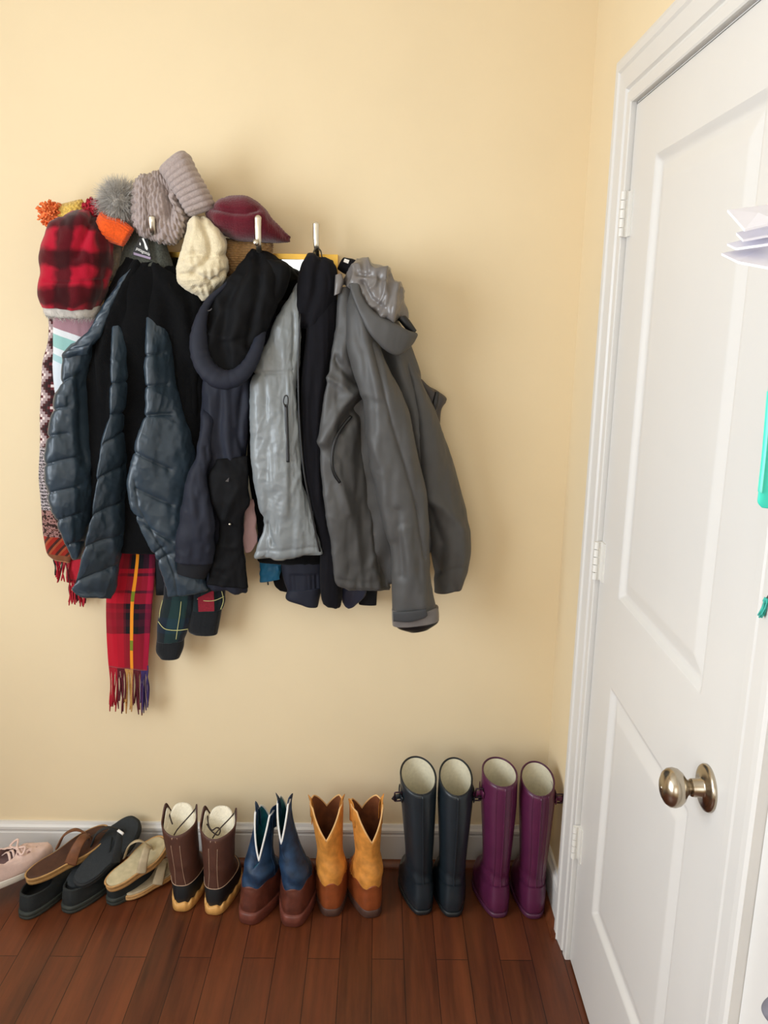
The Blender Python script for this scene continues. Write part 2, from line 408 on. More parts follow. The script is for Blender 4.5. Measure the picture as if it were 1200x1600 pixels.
# ================================================================== COAT RACK ON THE WALL
m_gold = mat('brushed_gold', '#c9a04a', .3, .08, 30, .05, 200, metal=1)
m_mirror = mat('mirror_glass', '#f2f4ee', .03, 0, 5, 0, metal=1)
m_hook = mat('hook_metal', '#cfc7b6', .3, .05, 30, 0, metal=1)
rk = thing('coat_rack', 'gold-framed mirror rack with tall silver hooks, mostly hidden behind the hanging coats', 'coat rack', W(360, 396, 0))
a, b = W(182, 394, .02), W(528, 398, .02); zb = W(360, 560, .02)[2]
MB().box((a[0]+.012, -.016, zb), (b[0]-.012, -.004, b[2]-.012)).build('mirror_glass', m_mirror, rk, smooth=False)
mb = MB(); zt_ = b[2]
for p, q in (((a[0], -.026, zt_-.013), (b[0], 0, zt_)), ((a[0], -.026, zb-.013), (b[0], 0, zb)), ((a[0], -.026, zb), (a[0]+.013, 0, zt_-.013)), ((b[0]-.013, -.026, zb), (b[0], 0, zt_-.013))): mb.box(p, q)
mb.build('frame', m_gold, rk, smooth=False)
for pts in ([(237,337,.158),(237,347,.158),(238,360,.15),(238.5,367,.125),(239,376,.02)], [(403,336,.182),(403,360,.182),(404,384,.174),(405,393,.14),(406,404,.02)], [(494,346,.10),(494,370,.10),(495,388,.095),(495,395,.07),(496,404,.02)]):
    P = np.array([W(*q) for q in spline(pts, 50)])
    hk = MB().tube(P, np.r_[.002, .0055, .0075, .0082, .0082, np.linspace(.008, .0062, 45)], 16, .55, up=(0, 1, 0)).build('hook', m_hook, rk)
    if pts[0][0] == 403: MB().tube([W(401,381,.178), W(399.5,378,.20)], [.005, .0065], 12).build('hook_knob', m_hook, hk)

# ================================================================== COATS
def nylon(name, c, rough=.45, var=.06, spec=.5): return mat(name, c, rough, var, 25, .12, 700, spec=spec, dist=.0006)
m_quilt = nylon('quilted_nylon', '#2e3b46', .34)
m_black = mat('black_fleece', '#0b0b0c', .95, .2, 120, .5, 500, sheen=.03, spec=.1, dist=.002)
m_heather = mat('heather_grey_knit', '#42433c', .95, .35, 260, .5, 500, sheen=.2, spec=.2)
m_navy = nylon('navy_cotton', '#1a1d29', .7, .1, .3)
m_navyd = nylon('dark_navy_cotton', '#111217', .75, .1, .25)
m_blk = nylon('black_shell', '#0b0b0d', .75, .1, .15)
m_silver = nylon('silver_nylon', '#7b8082', .33)
m_soft = mat('black_softshell', '#0f0e13', .85, .12, 60, .3, 500, sheen=.03, spec=.15)
m_teal = nylon('teal_nylon', '#1f6f9a', .5)
m_char = nylon('charcoal_nylon', '#454443', .54)
m_chard = nylon('charcoal_lining', '#6b6663', .28)
m_zip = mat('black_zip', '#101012', .35, .1, 200, .3, 900)
m_grey = nylon('grey_nylon', '#3f3a39', .55)
m_pink = mat('pink_cotton', '#d9b3b4', .9, .05, 30, .2, 500)
m_label = mat('white_print', '#e8e6e2', .7, 0, 5, 0)
m_lav = mat('lavender_print', '#8f7f95', .7, 0, 5, 0)
m_knitblk = mat('black_rib_knit', '#15171a', .95, .15, 150, .5, 400, sheen=.2, spec=.2)
def ribs(per, amp): return lambda U, V, G, P: amp*np.abs(np.sin(PI*U/per))
def text_mesh(body, at, ux, uy, size, m, name, parent, depth=.0006):
    cu = bpy.data.curves.new('lettering', 'FONT'); cu.body = body; cu.size = 1; cu.extrude = 0; cu.resolution_u = 3
    o = bpy.data.objects.new('lettering', cu); me = bpy.data.meshes.new_from_object(o)
    V = np.array([v.co[:] for v in me.vertices]); Fc = [list(p.vertices) for p in me.polygons]
    bpy.data.objects.remove(o); bpy.data.curves.remove(cu); bpy.data.meshes.remove(me)
    V[:, :2] -= (V[:, :2].min(0)+V[:, :2].max(0))/2; wd = np.ptp(V[:, 0])
    ux = np.array(ux, float); uy = np.array(uy, float); L = size/wd
    P = np.array(at)+V[:, :1]*L*ux+V[:, 1:2]*L*uy
    return mesh(name, P, Fc, m, parent, smooth=False)

# ---- quilted jacket -------------------------------------------------
qj = thing('quilted_jacket', 'dark blue-grey quilted jacket hanging open on the leftmost hook, wavy stitched panels', 'jacket', W(237, 400, .06))
cloth('back_panel', qj, [(196,404,266,412,.085,.05),(184,430,290,436,.09,.06),(166,462,312,470,.09,.07),(150,510,322,520,.09,.07),(132,560,322,560,.085,.06),(136,700,316,700,.08,.06),(140,800,304,800,.075,.05),(165,862,292,862,.075,.04)], m_black, fold=.006, fs=(.05,.3), seed=3, cre=[([(205,440),(190,700)],.012,18,'g'),([(232,430),(222,640),(240,850)],.01,16,'g')])
cloth('collar', qj, [(212,359,244,358,.075,.03),(202,367,253,365,.08,.04),(196,382,260,380,.085,.045),(190,402,266,400,.09,.05),(184,428,272,424,.095,.05)], m_heather, p=1, fold=.002, fs=(.03,.1), seed=4,
      cre=[([(228,360),(240,378),(250,428)],-.004,3,'g'),([(206,372),(198,400),(193,428)],-.004,3,'g')], roundend=(.02,0), label='heather grey inner collar')
cloth('lining', qj, [(211,407,238,408,.115,.012),(203,420,254,419,.118,.02),(188,438,282,436,.12,.03),(170,458,308,458,.12,.04),(160,486,318,480,.122,.045),(152,520,318,520,.118,.04),(150,560,316,560,.105,.04),(152,620,314,620,.095,.04),(160,690,310,690,.09,.03)], m_black, fold=.006, fs=(.04,.2), seed=6, p=1, roundend=(.015,.02),
      cre=[([(222,400),(200,440),(170,500),(160,560)],.010,9,'g'),([(235,405),(255,440),(285,480),(300,560)],.010,9,'g'),([(226,410),(214,480),(206,600)],-.016,12,'g'),([(262,470),(268,560),(270,640)],-.008,9,'g')], label='black fleece lining folded open')
# neck label: dark tag, mountain mark, lettering and a lavender bar
lb = mesh('neck_label', [W(205,398,.118), W(237,406,.118), W(230,371,.112), W(217,372,.112)], [(0,1,2,3)], m_zip, qj, smooth=False)
mesh('label_mark', [W(221.5,372.5,.119), W(224.5,372,.119), W(231,388,.122), W(230,391.5,.122), W(226.5,388,.122), W(225,380,.12)], [(0,1,2,3,4,5)], m_label, lb, smooth=False)
mesh('label_mark', [W(218.5,378,.119), W(220,381,.12), W(219.5,384,.12), W(217.5,382,.12)], [(0,1,2,3)], m_label, lb, smooth=False)
p0, p1 = W(213,388.5,.123), W(234,398.5,.123); ux = (p1-p0)/np.linalg.norm(p1-p0); uy = np.cross([0,-1,0], ux); uy = uy if uy[2] > 0 else -uy
text_mesh('patagonia', (p0+p1)/2, ux, uy*1.15, np.linalg.norm(p1-p0), m_label, 'label_lettering', lb)
mesh('label_bar', [W(208.5,394,.122), W(235.5,402,.122), W(235,405.5,.122), W(209,398,.122)], [(0,1,2,3)], m_lav, lb, smooth=False)
def quilt(lines): return [(l,-.0042,7,'s') for l in lines]+[(l,-.0050,1.5,'s') for l in lines]
QL = [[(80,640),(106,636)],[(72,682),(106,678)],[(70,726),(122,714)],[(74,771),(122,761)],[(86,815),(128,803)],[(106,853),(132,847)],[(88,598),(112,590)]]
cloth('left_sleeve', qj, [(112,540,150,525,(.11,.08),.05),(99,556,148,552,(.12,.08),.07),(91,600,142,590,(.13,.07),.08),(80,640,142,640,(.135,.07),.085),(73,682,146,682,(.14,.07),.09),(70,730,148,722,(.14,.07),.09),(75,775,146,772,(.135,.07),.09),(86,812,142,810,(.13,.07),.08),(100,850,136,846,(.12,.08),.065),(113,876,127,874,.1,.04)], m_quilt, nu=130, nv=230, fold=.003, fs=(.04,.08), seed=8, crump=.0010, cs=.025, roundend=(.01,.012), p=1,
      cre=quilt(QL)+[([(126,590),(130,650),(134,720)],-.012,9,'g')])
cloth('shoulder_yoke', qj, [(186,440,208,418,.128,.014),(160,482,184,462,.135,.02),(143,512,168,498,.137,.024),(120,534,156,526,.14,.028),(99,552,140,545,.14,.03),(97,559,137,553,.138,.014)], m_quilt, fold=.003, fs=(.05,.05), seed=9, crump=.001, cs=.03, cre=[([(99,548),(138,540)],-.003,2,'s')])
QF = [[(172,600),(200,596)],[(166,650),(198,645)],[(158,697),(196,674)],[(148,752),(194,727)],[(143,808),(192,784)],[(132,856),(188,836)],[(117,911),(184,884)]]
cloth('left_front_panel', qj, [(176,500,206,500,(.13,.10),.03),(174,545,206,545,(.15,.10),.035),(172,590,206,590,(.165,.09),.04),(169,645,206,642,(.17,.08),.04),(154,705,206,700,(.175,.075),.045),(147,758,204,752,(.175,.075),.045),(140,806,200,800,(.175,.075),.045),(128,862,192,856,(.17,.08),.04),(115,908,185,900,(.165,.09),.035),(112,922,181,922,(.16,.09),.03),(128,932,174,936,(.155,.10),.02)], m_quilt, nu=130, nv=260, fold=.003, fs=(.05,.08), seed=12, crump=.0008, cs=.022, p=.8, roundend=(.04,.004),
      cre=quilt(QF)+[([(152,706),(146,760),(139,806),(127,862),(117,908)],-.003,3,'g'),([(184,540),(186,700),(178,860)],.004,9,'g')])
QR = [[(224,556),(258,552)],[(224,604),(262,601)],[(222,650),(268,647)],[(208,706),(266,734)],[(212,764),(270,790)],[(204,806),(222,812)],[(226,822),(270,846)],[(236,868),(256,856)],[(240,880),(268,866)]]
cloth('right_front_panel', qj, [(228,490,268,490,(.13,.10),.03),(228,520,268,520,(.15,.10),.04),(227,585,276,580,(.165,.09),.045),(226,640,288,640,(.172,.09),.05),(214,682,302,680,(.178,.09),.055),(204,720,308,715,(.18,.09),.06),(199,750,308,750,(.18,.09),.06),(204,795,308,790,(.18,.09),.06),(222,838,308,830,(.175,.1),.055),(243,876,310,870,(.165,.11),.045),(257,912,320,905,(.155,.115),.04),(262,934,324,922,(.15,.12),.025)], m_quilt, nu=150, nv=260, fold=.003, fs=(.06,.09), seed=15, crump=.0008, cs=.022, p=.8, roundend=(.05,.004),
      cre=quilt(QR)+[([(210,752),(216,792),(243,840),(262,868),(272,896),(278,934)],-.005,2.2,'s'),([(236,540),(240,640)],.003,8,'g')])

# ---- dark tartan jacket behind -------------------------------------
m_tart_dk = plaid('dark_tartan', .12, [(0,'#101a22'),(.35,'#1c3b3c'),(.7,'#131a2a')], .13, [(0,'#14211f'),(.4,'#132235'),(.75,'#101316')], lines=())
m_yel = mat('pale_yellow_yarn', '#b9b67a', .9, .1, 100, .2)
m_redwool = mat('dark_red_wool', '#7d1426', .95, .2, 200, .3)
tj = thing('tartan_jacket', 'dark green tartan jacket with black ribbed cuffs, showing only below the coats', 'jacket', W(300, 700, .05))
cloth('body', tj, [(250,450,330,450,.025,.02),(240,600,330,600,.05,.03),(238,800,330,800,.05,.03),(240,900,335,900,.05,.03),(242,930,330,925,.05,.02)], m_navyd, nv=40, fold=.004)
s1 = cloth('sleeve', tj, [(262,860,308,862,.07,.05),(256,932,303,935,.075,.055),(247,970,297,972,.075,.055),(246,1000,286,1000,.075,.05)], m_tart_dk, fold=.003, fs=(.03,.08), seed=21)
strip('check_line', s1, [(247,971),(254,980),(262,984),(278,985),(294,983)], [.098,.1035,.1045,.1045,.095], .0011, m_yel)
strip('check_line', s1, [(283,940),(281,960),(277,985),(275,999)], .1045, .0008, m_yel)
strip('check_line', s1, [(254,938),(250,955),(249,970)], [.095,.092,.092], .0009, m_yel)
cloth('cuff', s1, [(246,998,287,1000,.075,.048),(245,1016,286,1012,.075,.046),(252,1027,280,1027,.075,.04)], m_knitblk, nv=40, disp=ribs(.006,.0012))
s2 = cloth('sleeve', tj, [(302,860,352,860,.07,.05),(300,935,351,922,.07,.05),(300,952,351,940,.07,.05),(297,972,345,956,.07,.045)], m_tart_dk, fold=.003, fs=(.03,.08), seed=23)
mesh('red_check', [W(309,934,.1), W(334,922,.1), W(335,955,.099), W(310,956,.099)], [(0,1,2,3)], m_redwool, s2)
strip('check_line', s2, [(308,936),(322,939),(336,938),(350,932)], [.097,.1,.1,.09], .001, m_yel)
strip('check_line', s2, [(346,922),(349,938),(345,952)], .088, .001, m_yel)
cloth('cuff', s2, [(298,952,346,952,.07,.05),(295,982,342,975,.07,.048),(302,989,339,990,.07,.04)], m_knitblk, nv=40, disp=ribs(.006,.0012))

# ---- navy hooded jacket --------------------------------------------
nj = thing('hooded_jacket', 'navy hooded jacket with black hood lining on the middle hook, right of the quilted jacket', 'jacket', W(403, 396, .06))
cloth('body', nj, [(330,480,430,470,.10,.06),(322,560,415,560,.115,.08),(316,610,398,605,.12,.08),(310,660,392,655,.12,.08),(310,705,390,705,.12,.08),(316,760,390,760,.12,.075),(324,820,382,815,.12,.07),(325,880,381,870,.115,.065),(322,914,385,920,.11,.05),(324,918,384,924,.11,.04)], m_navy, fold=.006, fs=(.03,.25), seed=31, crump=.002, cs=.05,
      cre=[([(345,610),(341,678),(348,720)],-.009,5,'g'),([(352,610),(356,700),(362,720)],.006,6,'g'),([(379,615),(372,680),(388,722)],-.008,5,'g'),([(330,620),(328,700)],.006,7,'g')])
cloth('left_sleeve', nj, [(318,640,340,640,.14,.05),(311,690,334,690,.15,.06),(308,715,332,715,.155,.06),(292,754,326,754,.165,.065),(282,808,338,812,.17,.07),(278,845,336,848,.165,.065),(276,874,332,878,.16,.06)], m_navy, fold=.004, fs=(.035,.12), seed=33, crump=.0025, cs=.05, roundend=(.03,0),
      cre=[([(300,780),(312,870)],.004,6,'g'),([(322,700),(330,760),(342,820)],-.005,4,'g')])
cloth('cuff', nj, [(276,873,333,879,.16,.055),(277,884,328,890,.16,.053),(277,893,322,903,.16,.05)], m_navyd, nv=30, fold=.001, label='black cuff on the left sleeve')
cloth('front_flap', nj, [(340,718,388,712,.155,.02),(328,738,388,732,.165,.03),(326,758,390,756,.168,.03),(334,790,390,786,.168,.03),(343,818,381,815,.162,.025),(334,868,381,864,.155,.025),(324,912,385,918,.15,.02)], m_blk, fold=.004, fs=(.04,.08), seed=35, crump=.002, cs=.05,
      cre=[([(358,745),(372,760),(352,810)],.004,6,'g')], label='black folded front flap')
mesh('logo', [W(352,752,.194), W(358,746,.194), W(357,753,.194)], [(0,1,2)], m_grey, nj, smooth=False)
MB().tube([W(359,819,.178), W(359,819,.184)], .003, 10).build('snap', m_hook, nj)
hood = cloth('hood', nj, [(396,391,410,390,.12,.03),(374,416,438,404,.135,.07),(352,441,450,422,.15,.09),(322,468,446,446,.16,.1),(313,510,424,495,.17,.1),(308,540,406,540,.175,.1),(310,570,394,572,.175,.09),(322,596,380,598,.17,.06)], m_blk, fold=.006, fs=(.05,.12), seed=37, crump=.004, cs=.06,
      cre=[([(400,400),(352,470),(345,530),(352,570)],-.012,10,'g'),([(403,400),(372,470),(360,545)],.008,8,'g'),([(404,398),(405,450),(388,540)],-.012,6,'g'),([(350,535),(385,530)],-.004,4,'g')], roundend=(.01,.02))
pth = spline([(400,398,.125),(358,440,.178),(327,470,.198),(313,505,.22),(311,545,.225),(322,575,.228),(344,592,.23),(368,590,.228),(388,572,.222),(402,542,.205),(410,508,.175)], 90)
P = np.array([W(*q) for q in pth]); rr = np.interp(np.linspace(0,1,90), [0,.2,.32,.46,.66,.84,1], [.003,.005,.010,.021,.025,.017,.011]); 
rr = rr*(1+.05*np.sin(np.arange(90)*2.1)*np.sin(np.arange(90)*.37))
MB().tube(P, rr, 16, .8, up=(0,-1,0)).build('hood_brim', m_navy, nj)
cloth('hood_side', nj, [(412,404,428,402,.16,.04),(418,418,450,416,.165,.06),(422,445,448,440,.168,.06),(416,480,434,474,.168,.05),(404,530,420,505,.165,.04)], m_blk, fold=.005, fs=(.04,.1), seed=39, roundend=(.015,.02))
strip('drawcord', nj, [(323,486),(328,485),(331,482)], .212, .0014, m_grey)

# ---- small bits between ---------------------------------------------
pg = thing('pink_garment', 'pale pink fabric corner peeking out between the navy and the silver jackets', 'garment', W(390, 830, .05))
cloth('fabric', pg, [(384,780,398,780,.10,.01),(380,830,400,818,.105,.012),(379,850,402,845,.105,.012),(383,864,392,863,.105,.006)], m_pink, nv=40, fold=.002, fs=(.02,.03))

# ---- silver jacket ----------------------------------------------------
sj = thing('silver_jacket', 'shiny silver-grey jacket with a black vertical zip pocket and black lining', 'jacket', W(494, 396, .06))
cloth('lining', sj, [(470,450,500,450,.09,.04),(440,540,500,540,.09,.05),(400,620,500,600,.09,.06),(388,690,500,690,.09,.06),(389,740,500,740,.09,.06),(396,790,500,790,.09,.055),(405,845,503,850,.09,.05),(401,872,504,872,.09,.04),(405,880,500,882,.09,.02)], m_black, fold=.004, fs=(.05,.2), seed=41, label='black lining')
sv = cloth('front_panel', sj, [(470,424,478,424,.13,.02),(454,456,472,462,.138,.03),(436,490,470,490,.145,.04),(420,524,470,524,.152,.05),(405,558,467,556,.158,.055),(397,590,465,590,.162,.06),(394,640,467,640,.165,.06),(393,690,470,690,.165,.06),(396,740,474,735,.165,.06),(403,785,483,775,.163,.06),(409,815,491,810,.16,.055),(404,842,497,838,.158,.055),(399,866,502,858,.155,.05),(400,872,503,865,.153,.03)], m_silver, fold=.0065, fs=(.034,.24), seed=43, crump=.0009, cs=.02, p=.8, nu=150, nv=220,
      cre=[([(397,584),(430,582),(460,580)],-.005,2.2,'s'),([(460,490),(462,560)],-.004,4,'g'),([(405,600),(420,700),(440,800)],.005,9,'g'),([(470,660),(460,700),(468,740),(456,770)],.004,5,'g'),([(462,600),(470,640)],-.003,4,'g'),([(415,820),(425,850)],-.009,4,'g'),([(432,640),(426,760)],.004,8,'g'),([(402,862),(500,856)],-.003,2.5,'s')])
strip('zipper', sv, [(469,490),(467,540),(466,580),(467,640),(471,700),(476,745),(485,790),(493,830),(500,862)], [.162,.17,.176,.18,.18,.18,.178,.174,.17], .0024, m_zip)
pk = strip('pocket_zip', sv, [(447,632),(448,660),(449,690),(450,722)], [.196,.1965,.1965,.196], .0042, m_zip, .5)
pp = spline([(446,636,.199),(443,628,.2),(445,619,.2),(449,619,.2),(450,628,.2),(448,636,.199)], 30)
MB().tube(np.array([W(*q) for q in pp]), .0016, 8).build('zip_pull', m_zip, pk)
cloth('collar', sj, [(482,397,500,395,.13,.04),(474,412,523,410,.135,.06),(466,436,528,436,.14,.06),(460,465,524,470,.14,.055),(458,486,510,500,.14,.045),(466,512,492,515,.14,.03)], m_soft, fold=.005, fs=(.03,.12), seed=45, roundend=(.015,.02), cre=[([(500,398),(492,450),(476,510)],-.008,6,'g')], label='black stand-up collar')
mesh('hanging_loop', *(lambda b: (np.vstack(b.V), b.F))(MB().tube(np.array([W(*q) for q in spline([(489,400,.155),(491,391,.125),(496,388,.11),(501,392,.125),(503,402,.155)], 24)]), .0018, 8)), m_zip, sj)
# ---- black softshell --------------------------------------------------
bj = thing('fleece_jacket', 'plain black fleece jacket hanging narrow between silver and charcoal jackets', 'jacket', W(510, 410, .06))
cloth('body', bj, [(494,402,522,408,.115,.05),(482,450,528,440,.125,.07),(476,520,524,530,.13,.075),(469,600,512,600,.135,.08),(470,680,508,680,.135,.08),(474,740,510,740,.135,.08),(486,800,518,800,.13,.075),(498,850,526,850,.125,.07),(500,900,534,900,.12,.065),(505,938,534,940,.115,.05),(518,947,530,948,.115,.03)], m_soft, fold=.004, fs=(.03,.25), seed=51, cre=[([(500,560),(487,640),(492,760)],-.004,8,'g')])
# ---- hems below -------------------------------------------------------
t1 = thing('teal_jacket', 'bright teal blue jacket of which only the hem shows under the silver jacket', 'jacket', W(420, 860, .05))
cloth('hem', t1, [(402,820,450,820,.05,.03),(404,870,446,870,.05,.03),(406,890,440,888,.05,.03),(407,909,438,905,.05,.02)], m_teal, nv=50, fold=.003, crump=.002, cs=.025, cre=[([(406,890),(438,884)],-.003,3,'g')])
strip('toggle', t1, [(418,906),(419,914)], .055, .002, m_zip, ns=8)
t2 = thing('black_jacket', 'black jacket whose scalloped hem shows between teal and navy hems', 'jacket', W(435, 900, .04))
cloth('body', t2, [(424,470,470,470,.02,.02),(420,700,465,700,.02,.02),(420,850,462,850,.025,.02)], m_blk, nv=20, nu=30)
cloth('hem', t2, [(420,840,460,840,.03,.025),(424,890,462,890,.03,.025),(428,914,462,912,.03,.02),(436,923,462,925,.03,.015)], m_blk, nv=40, fold=.003)
t3 = thing('bomber_jacket', 'navy jacket with gathered elastic hem showing under the silver jacket', 'jacket', W(470, 880, .06))
hb = cloth('body', t3, [(436,820,510,820,.075,.05),(440,880,510,876,.075,.05),(444,905,505,900,.075,.05),(450,923,504,918,.075,.045)], m_navy, nv=60, fold=.003, seed=55, cre=[([(x,900),(x+1,923)],-.004,2.5,'g') for x in (455,461,467,473,480,487,494)])
cloth('hem_band', t3, [(450,921,504,916,.075,.05),(448,935,501,930,.075,.05),(470,942,498,946,.075,.045),(488,947,496,948,.075,.03)], m_navy, nv=40, fold=.002)
t4 = thing('blue_jacket', 'dark blue jacket whose rounded hem shows right of the black fleece jacket', 'jacket', W(545, 900, .05))
cloth('hem', t4, [(528,860,575,860,.08,.03),(530,905,574,905,.08,.03),(533,930,572,928,.08,.03),(538,946,566,938,.08,.025),(543,951,556,947,.08,.015)], nylon('deep_blue_nylon', '#23283f', .55), nv=50, fold=.003)
t5 = thing('down_jacket', 'black jacket whose straight hem shows under the charcoal rain jacket', 'jacket', W(575, 900, .04))
cloth('hem', t5, [(545,860,600,860,.05,.03),(550,905,594,905,.05,.03),(556,926,590,926,.05,.025),(560,944,588,945,.05,.02)], m_navyd, nv=40, fold=.002)

# ---- charcoal rain jacket --------------------------------------------
cj = thing('rain_jacket', 'charcoal grey hooded rain jacket, rightmost of the coats, long sleeve with strap cuff in front', 'jacket', W(540, 410, .06))
cloth('back_sleeve', cj, [(622,548,640,556,.10,.05),(632,580,654,585,.105,.07),(640,620,670,622,(.125,.09),.08),(646,660,686,660,(.13,.085),.08),(654,720,706,718,(.13,.08),.08),(660,780,723,780,(.13,.08),.08),(668,840,733,840,.105,.085),(676,890,730,890,.1,.075),(679,925,722,918,.1,.06)], m_char, fold=.004, fs=(.05,.16), seed=61, crump=.0008, cs=.05, roundend=(.02,0), p=1, q=1, nv=130,
      cre=[([(668,780),(700,800),(722,830)],.006,8,'g'),([(672,800),(690,850),(684,890)],-.008,9,'g'),([(680,896),(726,886)],-.003,2.5,'s')])
cloth('body', cj, [(536,452,600,450,.10,.05),(528,500,622,500,.11,.06),(516,560,646,560,.11,.07),(512,640,664,640,.11,.075),(512,720,672,720,.11,.075),(520,800,676,800,.11,.07),(530,870,676,850,.105,.06),(540,915,640,905,.1,.04)], m_char, fold=.005, fs=(.05,.2), seed=63, crump=.002, cs=.06, cre=[([(596,540),(622,640),(650,760)],-.012,8,'g'),([(612,540),(640,620),(660,740)],.008,8,'g')])
fp = cloth('front_panel', cj, [(530,450,556,446,(.15,.13),.03),(523,505,566,500,(.16,.13),.05),(514,560,570,560,(.17,.13),.055),(507,615,574,620,(.175,.125),.055),(501,680,582,680,(.18,.115),.055),(502,740,590,735,(.18,.11),.055),(509,790,598,785,(.18,.11),.055),(516,830,606,830,(.175,.11),.05),(523,880,612,880,(.17,.11),.045),(527,912,614,915,(.165,.115),.04),(545,922,612,922,(.16,.12),.025)], m_char, fold=.0055, fs=(.05,.22), seed=65, crump=.0010, cs=.04, p=.85, nv=170, nu=130,
      cre=[([(562,606),(534,632),(506,690)],.013,8,'g'),([(572,630),(552,646),(536,668)],-.018,9,'g'),([(520,720),(530,760),(545,800)],.008,8,'g'),([(524,560),(545,588),(566,604)],-.010,6,'g'),([(512,590),(530,600),(545,615)],.006,6,'g'),([(555,770),(570,830),(575,890)],-.006,9,'g'),([(530,905),(570,912),(606,910)],-.003,2.5,'s'),([(570,640),(582,740),(596,850),(606,915)],-.012,9,'g'),([(545,500),(532,560)],.006,8,'g'),([(575,890),(590,870)],.004,5,'g')])
strip('pocket_zip', fp, [(549,650),(537,664),(526,682),(520,704),(519,726),(523,742),(531,754)], [.168,.178,.192,.2,.203,.2,.195], .0038, m_zip, .5)
strip('zip_pull', fp, [(531,754),(535,764),(536,772)], [.195,.193,.19], .0018, m_grey, ns=12)
fs_ = cloth('front_sleeve', cj, [(546,448,566,448,.15,.03),(540,490,584,480,.165,.06),(540,540,592,530,.18,.075),(552,585,610,575,.19,.085),(563,630,630,620,.195,.085),(569,680,645,670,.2,.085),(575,720,654,715,.2,.085),(584,765,664,760,.2,.082),(594,805,668,805,.2,.08),(607,850,671,850,.2,.076),(610,900,674,900,.2,.072),(612,955,684,950,.2,.068)], m_char, fold=.0045, fs=(.05,.26), seed=67, crump=.0009, cs=.05, nu=130, nv=180, roundend=(.03,0), p=1, q=1,
      cre=[([(584,535),(598,600),(612,660),(632,720),(655,800),(664,870)],-.0075,4,'s'),([(580,690),(598,730),(600,790),(610,840)],.005,8,'g'),([(630,830),(645,900),(660,945)],.007,9,'g'),([(622,800),(628,900)],-.005,7,'g'),([(566,626),(572,720)],-.004,6,'g'),([(560,480),(575,540),(590,620)],.005,7,'g')])
cf = cloth('cuff', cj, [(612,952,685,948,.2,.07),(612,966,686,958,.2,.068),(613,976,686,968,.2,.066)], m_chard, nv=30, fold=.001, label='lighter grey cuff')
cloth('cuff_lining', cf, [(614,972,684,966,.2,.058),(622,981,684,972,.2,.05),(640,987,670,982,.2,.03)], m_zip, nv=24, p=1)
cloth('cuff_strap', cf, [(614,956,614.5,971,.236,.006),(640,955,640,972,.241,.006),(660,952,662,966,.238,.006),(666,951,668,962,.236,.005)], mat('dark_strap', '#333436', .6, .05, 40, .2, 600), nu=30, nv=40, p=.5, label='dark hook-and-loop cuff strap')
hd = cloth('hood', cj, [(536,436,558,404,.14,.05),(548,450,584,414,.15,.08),(562,462,604,430,.155,.09),(574,478,624,448,.16,.09),(590,492,632,476,.16,.085),(606,502,632,496,.16,.06)], m_chard, fold=.004, fs=(.03,.05), seed=71, crump=.0095, cs=.048, roundend=(.015,.015), nu=120, nv=110,
      cre=[([(560,428),(590,432),(600,440)],-.008,4,'g'),([(598,428),(604,462),(600,486)],.01,4,'g'),([(618,448),(612,490)],.01,4,'g'),([(566,440),(580,466),(600,480)],-.009,4,'g')], label='crumpled shiny hood lining')
cloth('hood_brim', cj, [(545,444,560,440,.185,.014),(551,466,568,464,.195,.02),(562,494,586,487,.205,.022),(580,526,608,500,.21,.024),(602,548,626,508,.205,.024),(621,557,640,516,.195,.022),(638,545,650,520,.18,.016),(648,530,652,522,.17,.01)], m_char, fold=.002, fs=(.05,.1), seed=73, p=.6)
cloth('hood_brim_lining', cj, [(622,500,630,488,.165,.02),(632,512,640,500,.165,.02),(644,524,651,516,.16,.015)], m_zip, nv=30, nu=40)
cloth('collar', cj, [(528,420,538,403,.1,.03),(536,426,552,406,.105,.04),(544,430,566,412,.11,.04)], m_soft, nv=30, fold=.002, label='black inner collar')
mesh('neck_label', [W(536.5,409,.13), W(544,412,.13), W(546,406.5,.126), W(538.5,404,.126)], [(0,1,2,3)], m_label, cj, smooth=False)
cloth('storm_flap', cj, [(524,430,534,428,.16,.016),(523,445,537,440,.165,.02),(522,462,532,458,.165,.014)], m_chard, nv=30, nu=40, label='light grey tab')
# ---- jacket behind it ---------------------------------------------------
gj = thing('grey_jacket', 'brown-grey jacket with a black stripe peeking out behind the shoulder of the charcoal rain jacket', 'jacket', W(670, 620, .04))
cloth('shoulder', gj, [(640,580,662,594,.04,.03),(650,600,674,604,.045,.04),(656,614,696,619,.045,.045),(656,632,697,628,.045,.045),(656,650,688,642,.045,.04),(656,680,686,676,.045,.03)], m_grey, nv=60, fold=.003)
cloth('stripe', gj, [(680,612,686,613,.064,.012),(676,628,684,630,.07,.012),(672,645,680,648,.067,.01)], m_zip, nv=30, nu=30, p=.6)

# ================================================================== SCARVES
def fringe(name, parent, line, d, drop, mats, n, r=.0016, jitter=4, twist=True):
    """yarn ends hanging from a pixel edge line"""
    P = linep(line, n)
    grp = {}
    for i in range(n):
        grp.setdefault(i*len(mats)//n if len(mats) < 6 else i % len(mats), []).append(P[i])
    for gi, pts in grp.items():
        mb = MB()
        for x, y in pts:
            x2 = x+rng.normal(0, jitter); y2 = y+drop*rng.uniform(.75, 1.12); xm = (x+x2)/2+rng.normal(0, jitter*.6)
            dd = d+rng.uniform(-.006, .008)
            pth = spline([W(x, y-6, d), W(x, y+4, d), W(xm, (y+y2)/2, dd), W(x2, y2, dd+.002)], 14)
            mb.tube(pth, [r]*10+[r*1.25]*2+[r*1.1, r*.8], 6)
        mb.build(name, mats[gi], parent)
m_fr_red = mat('red_yarn', '#a51427', .95, .2, 300, .4, 600); m_fr_blk = mat('black_yarn', '#1d1416', .95, .2, 300, .4, 600)
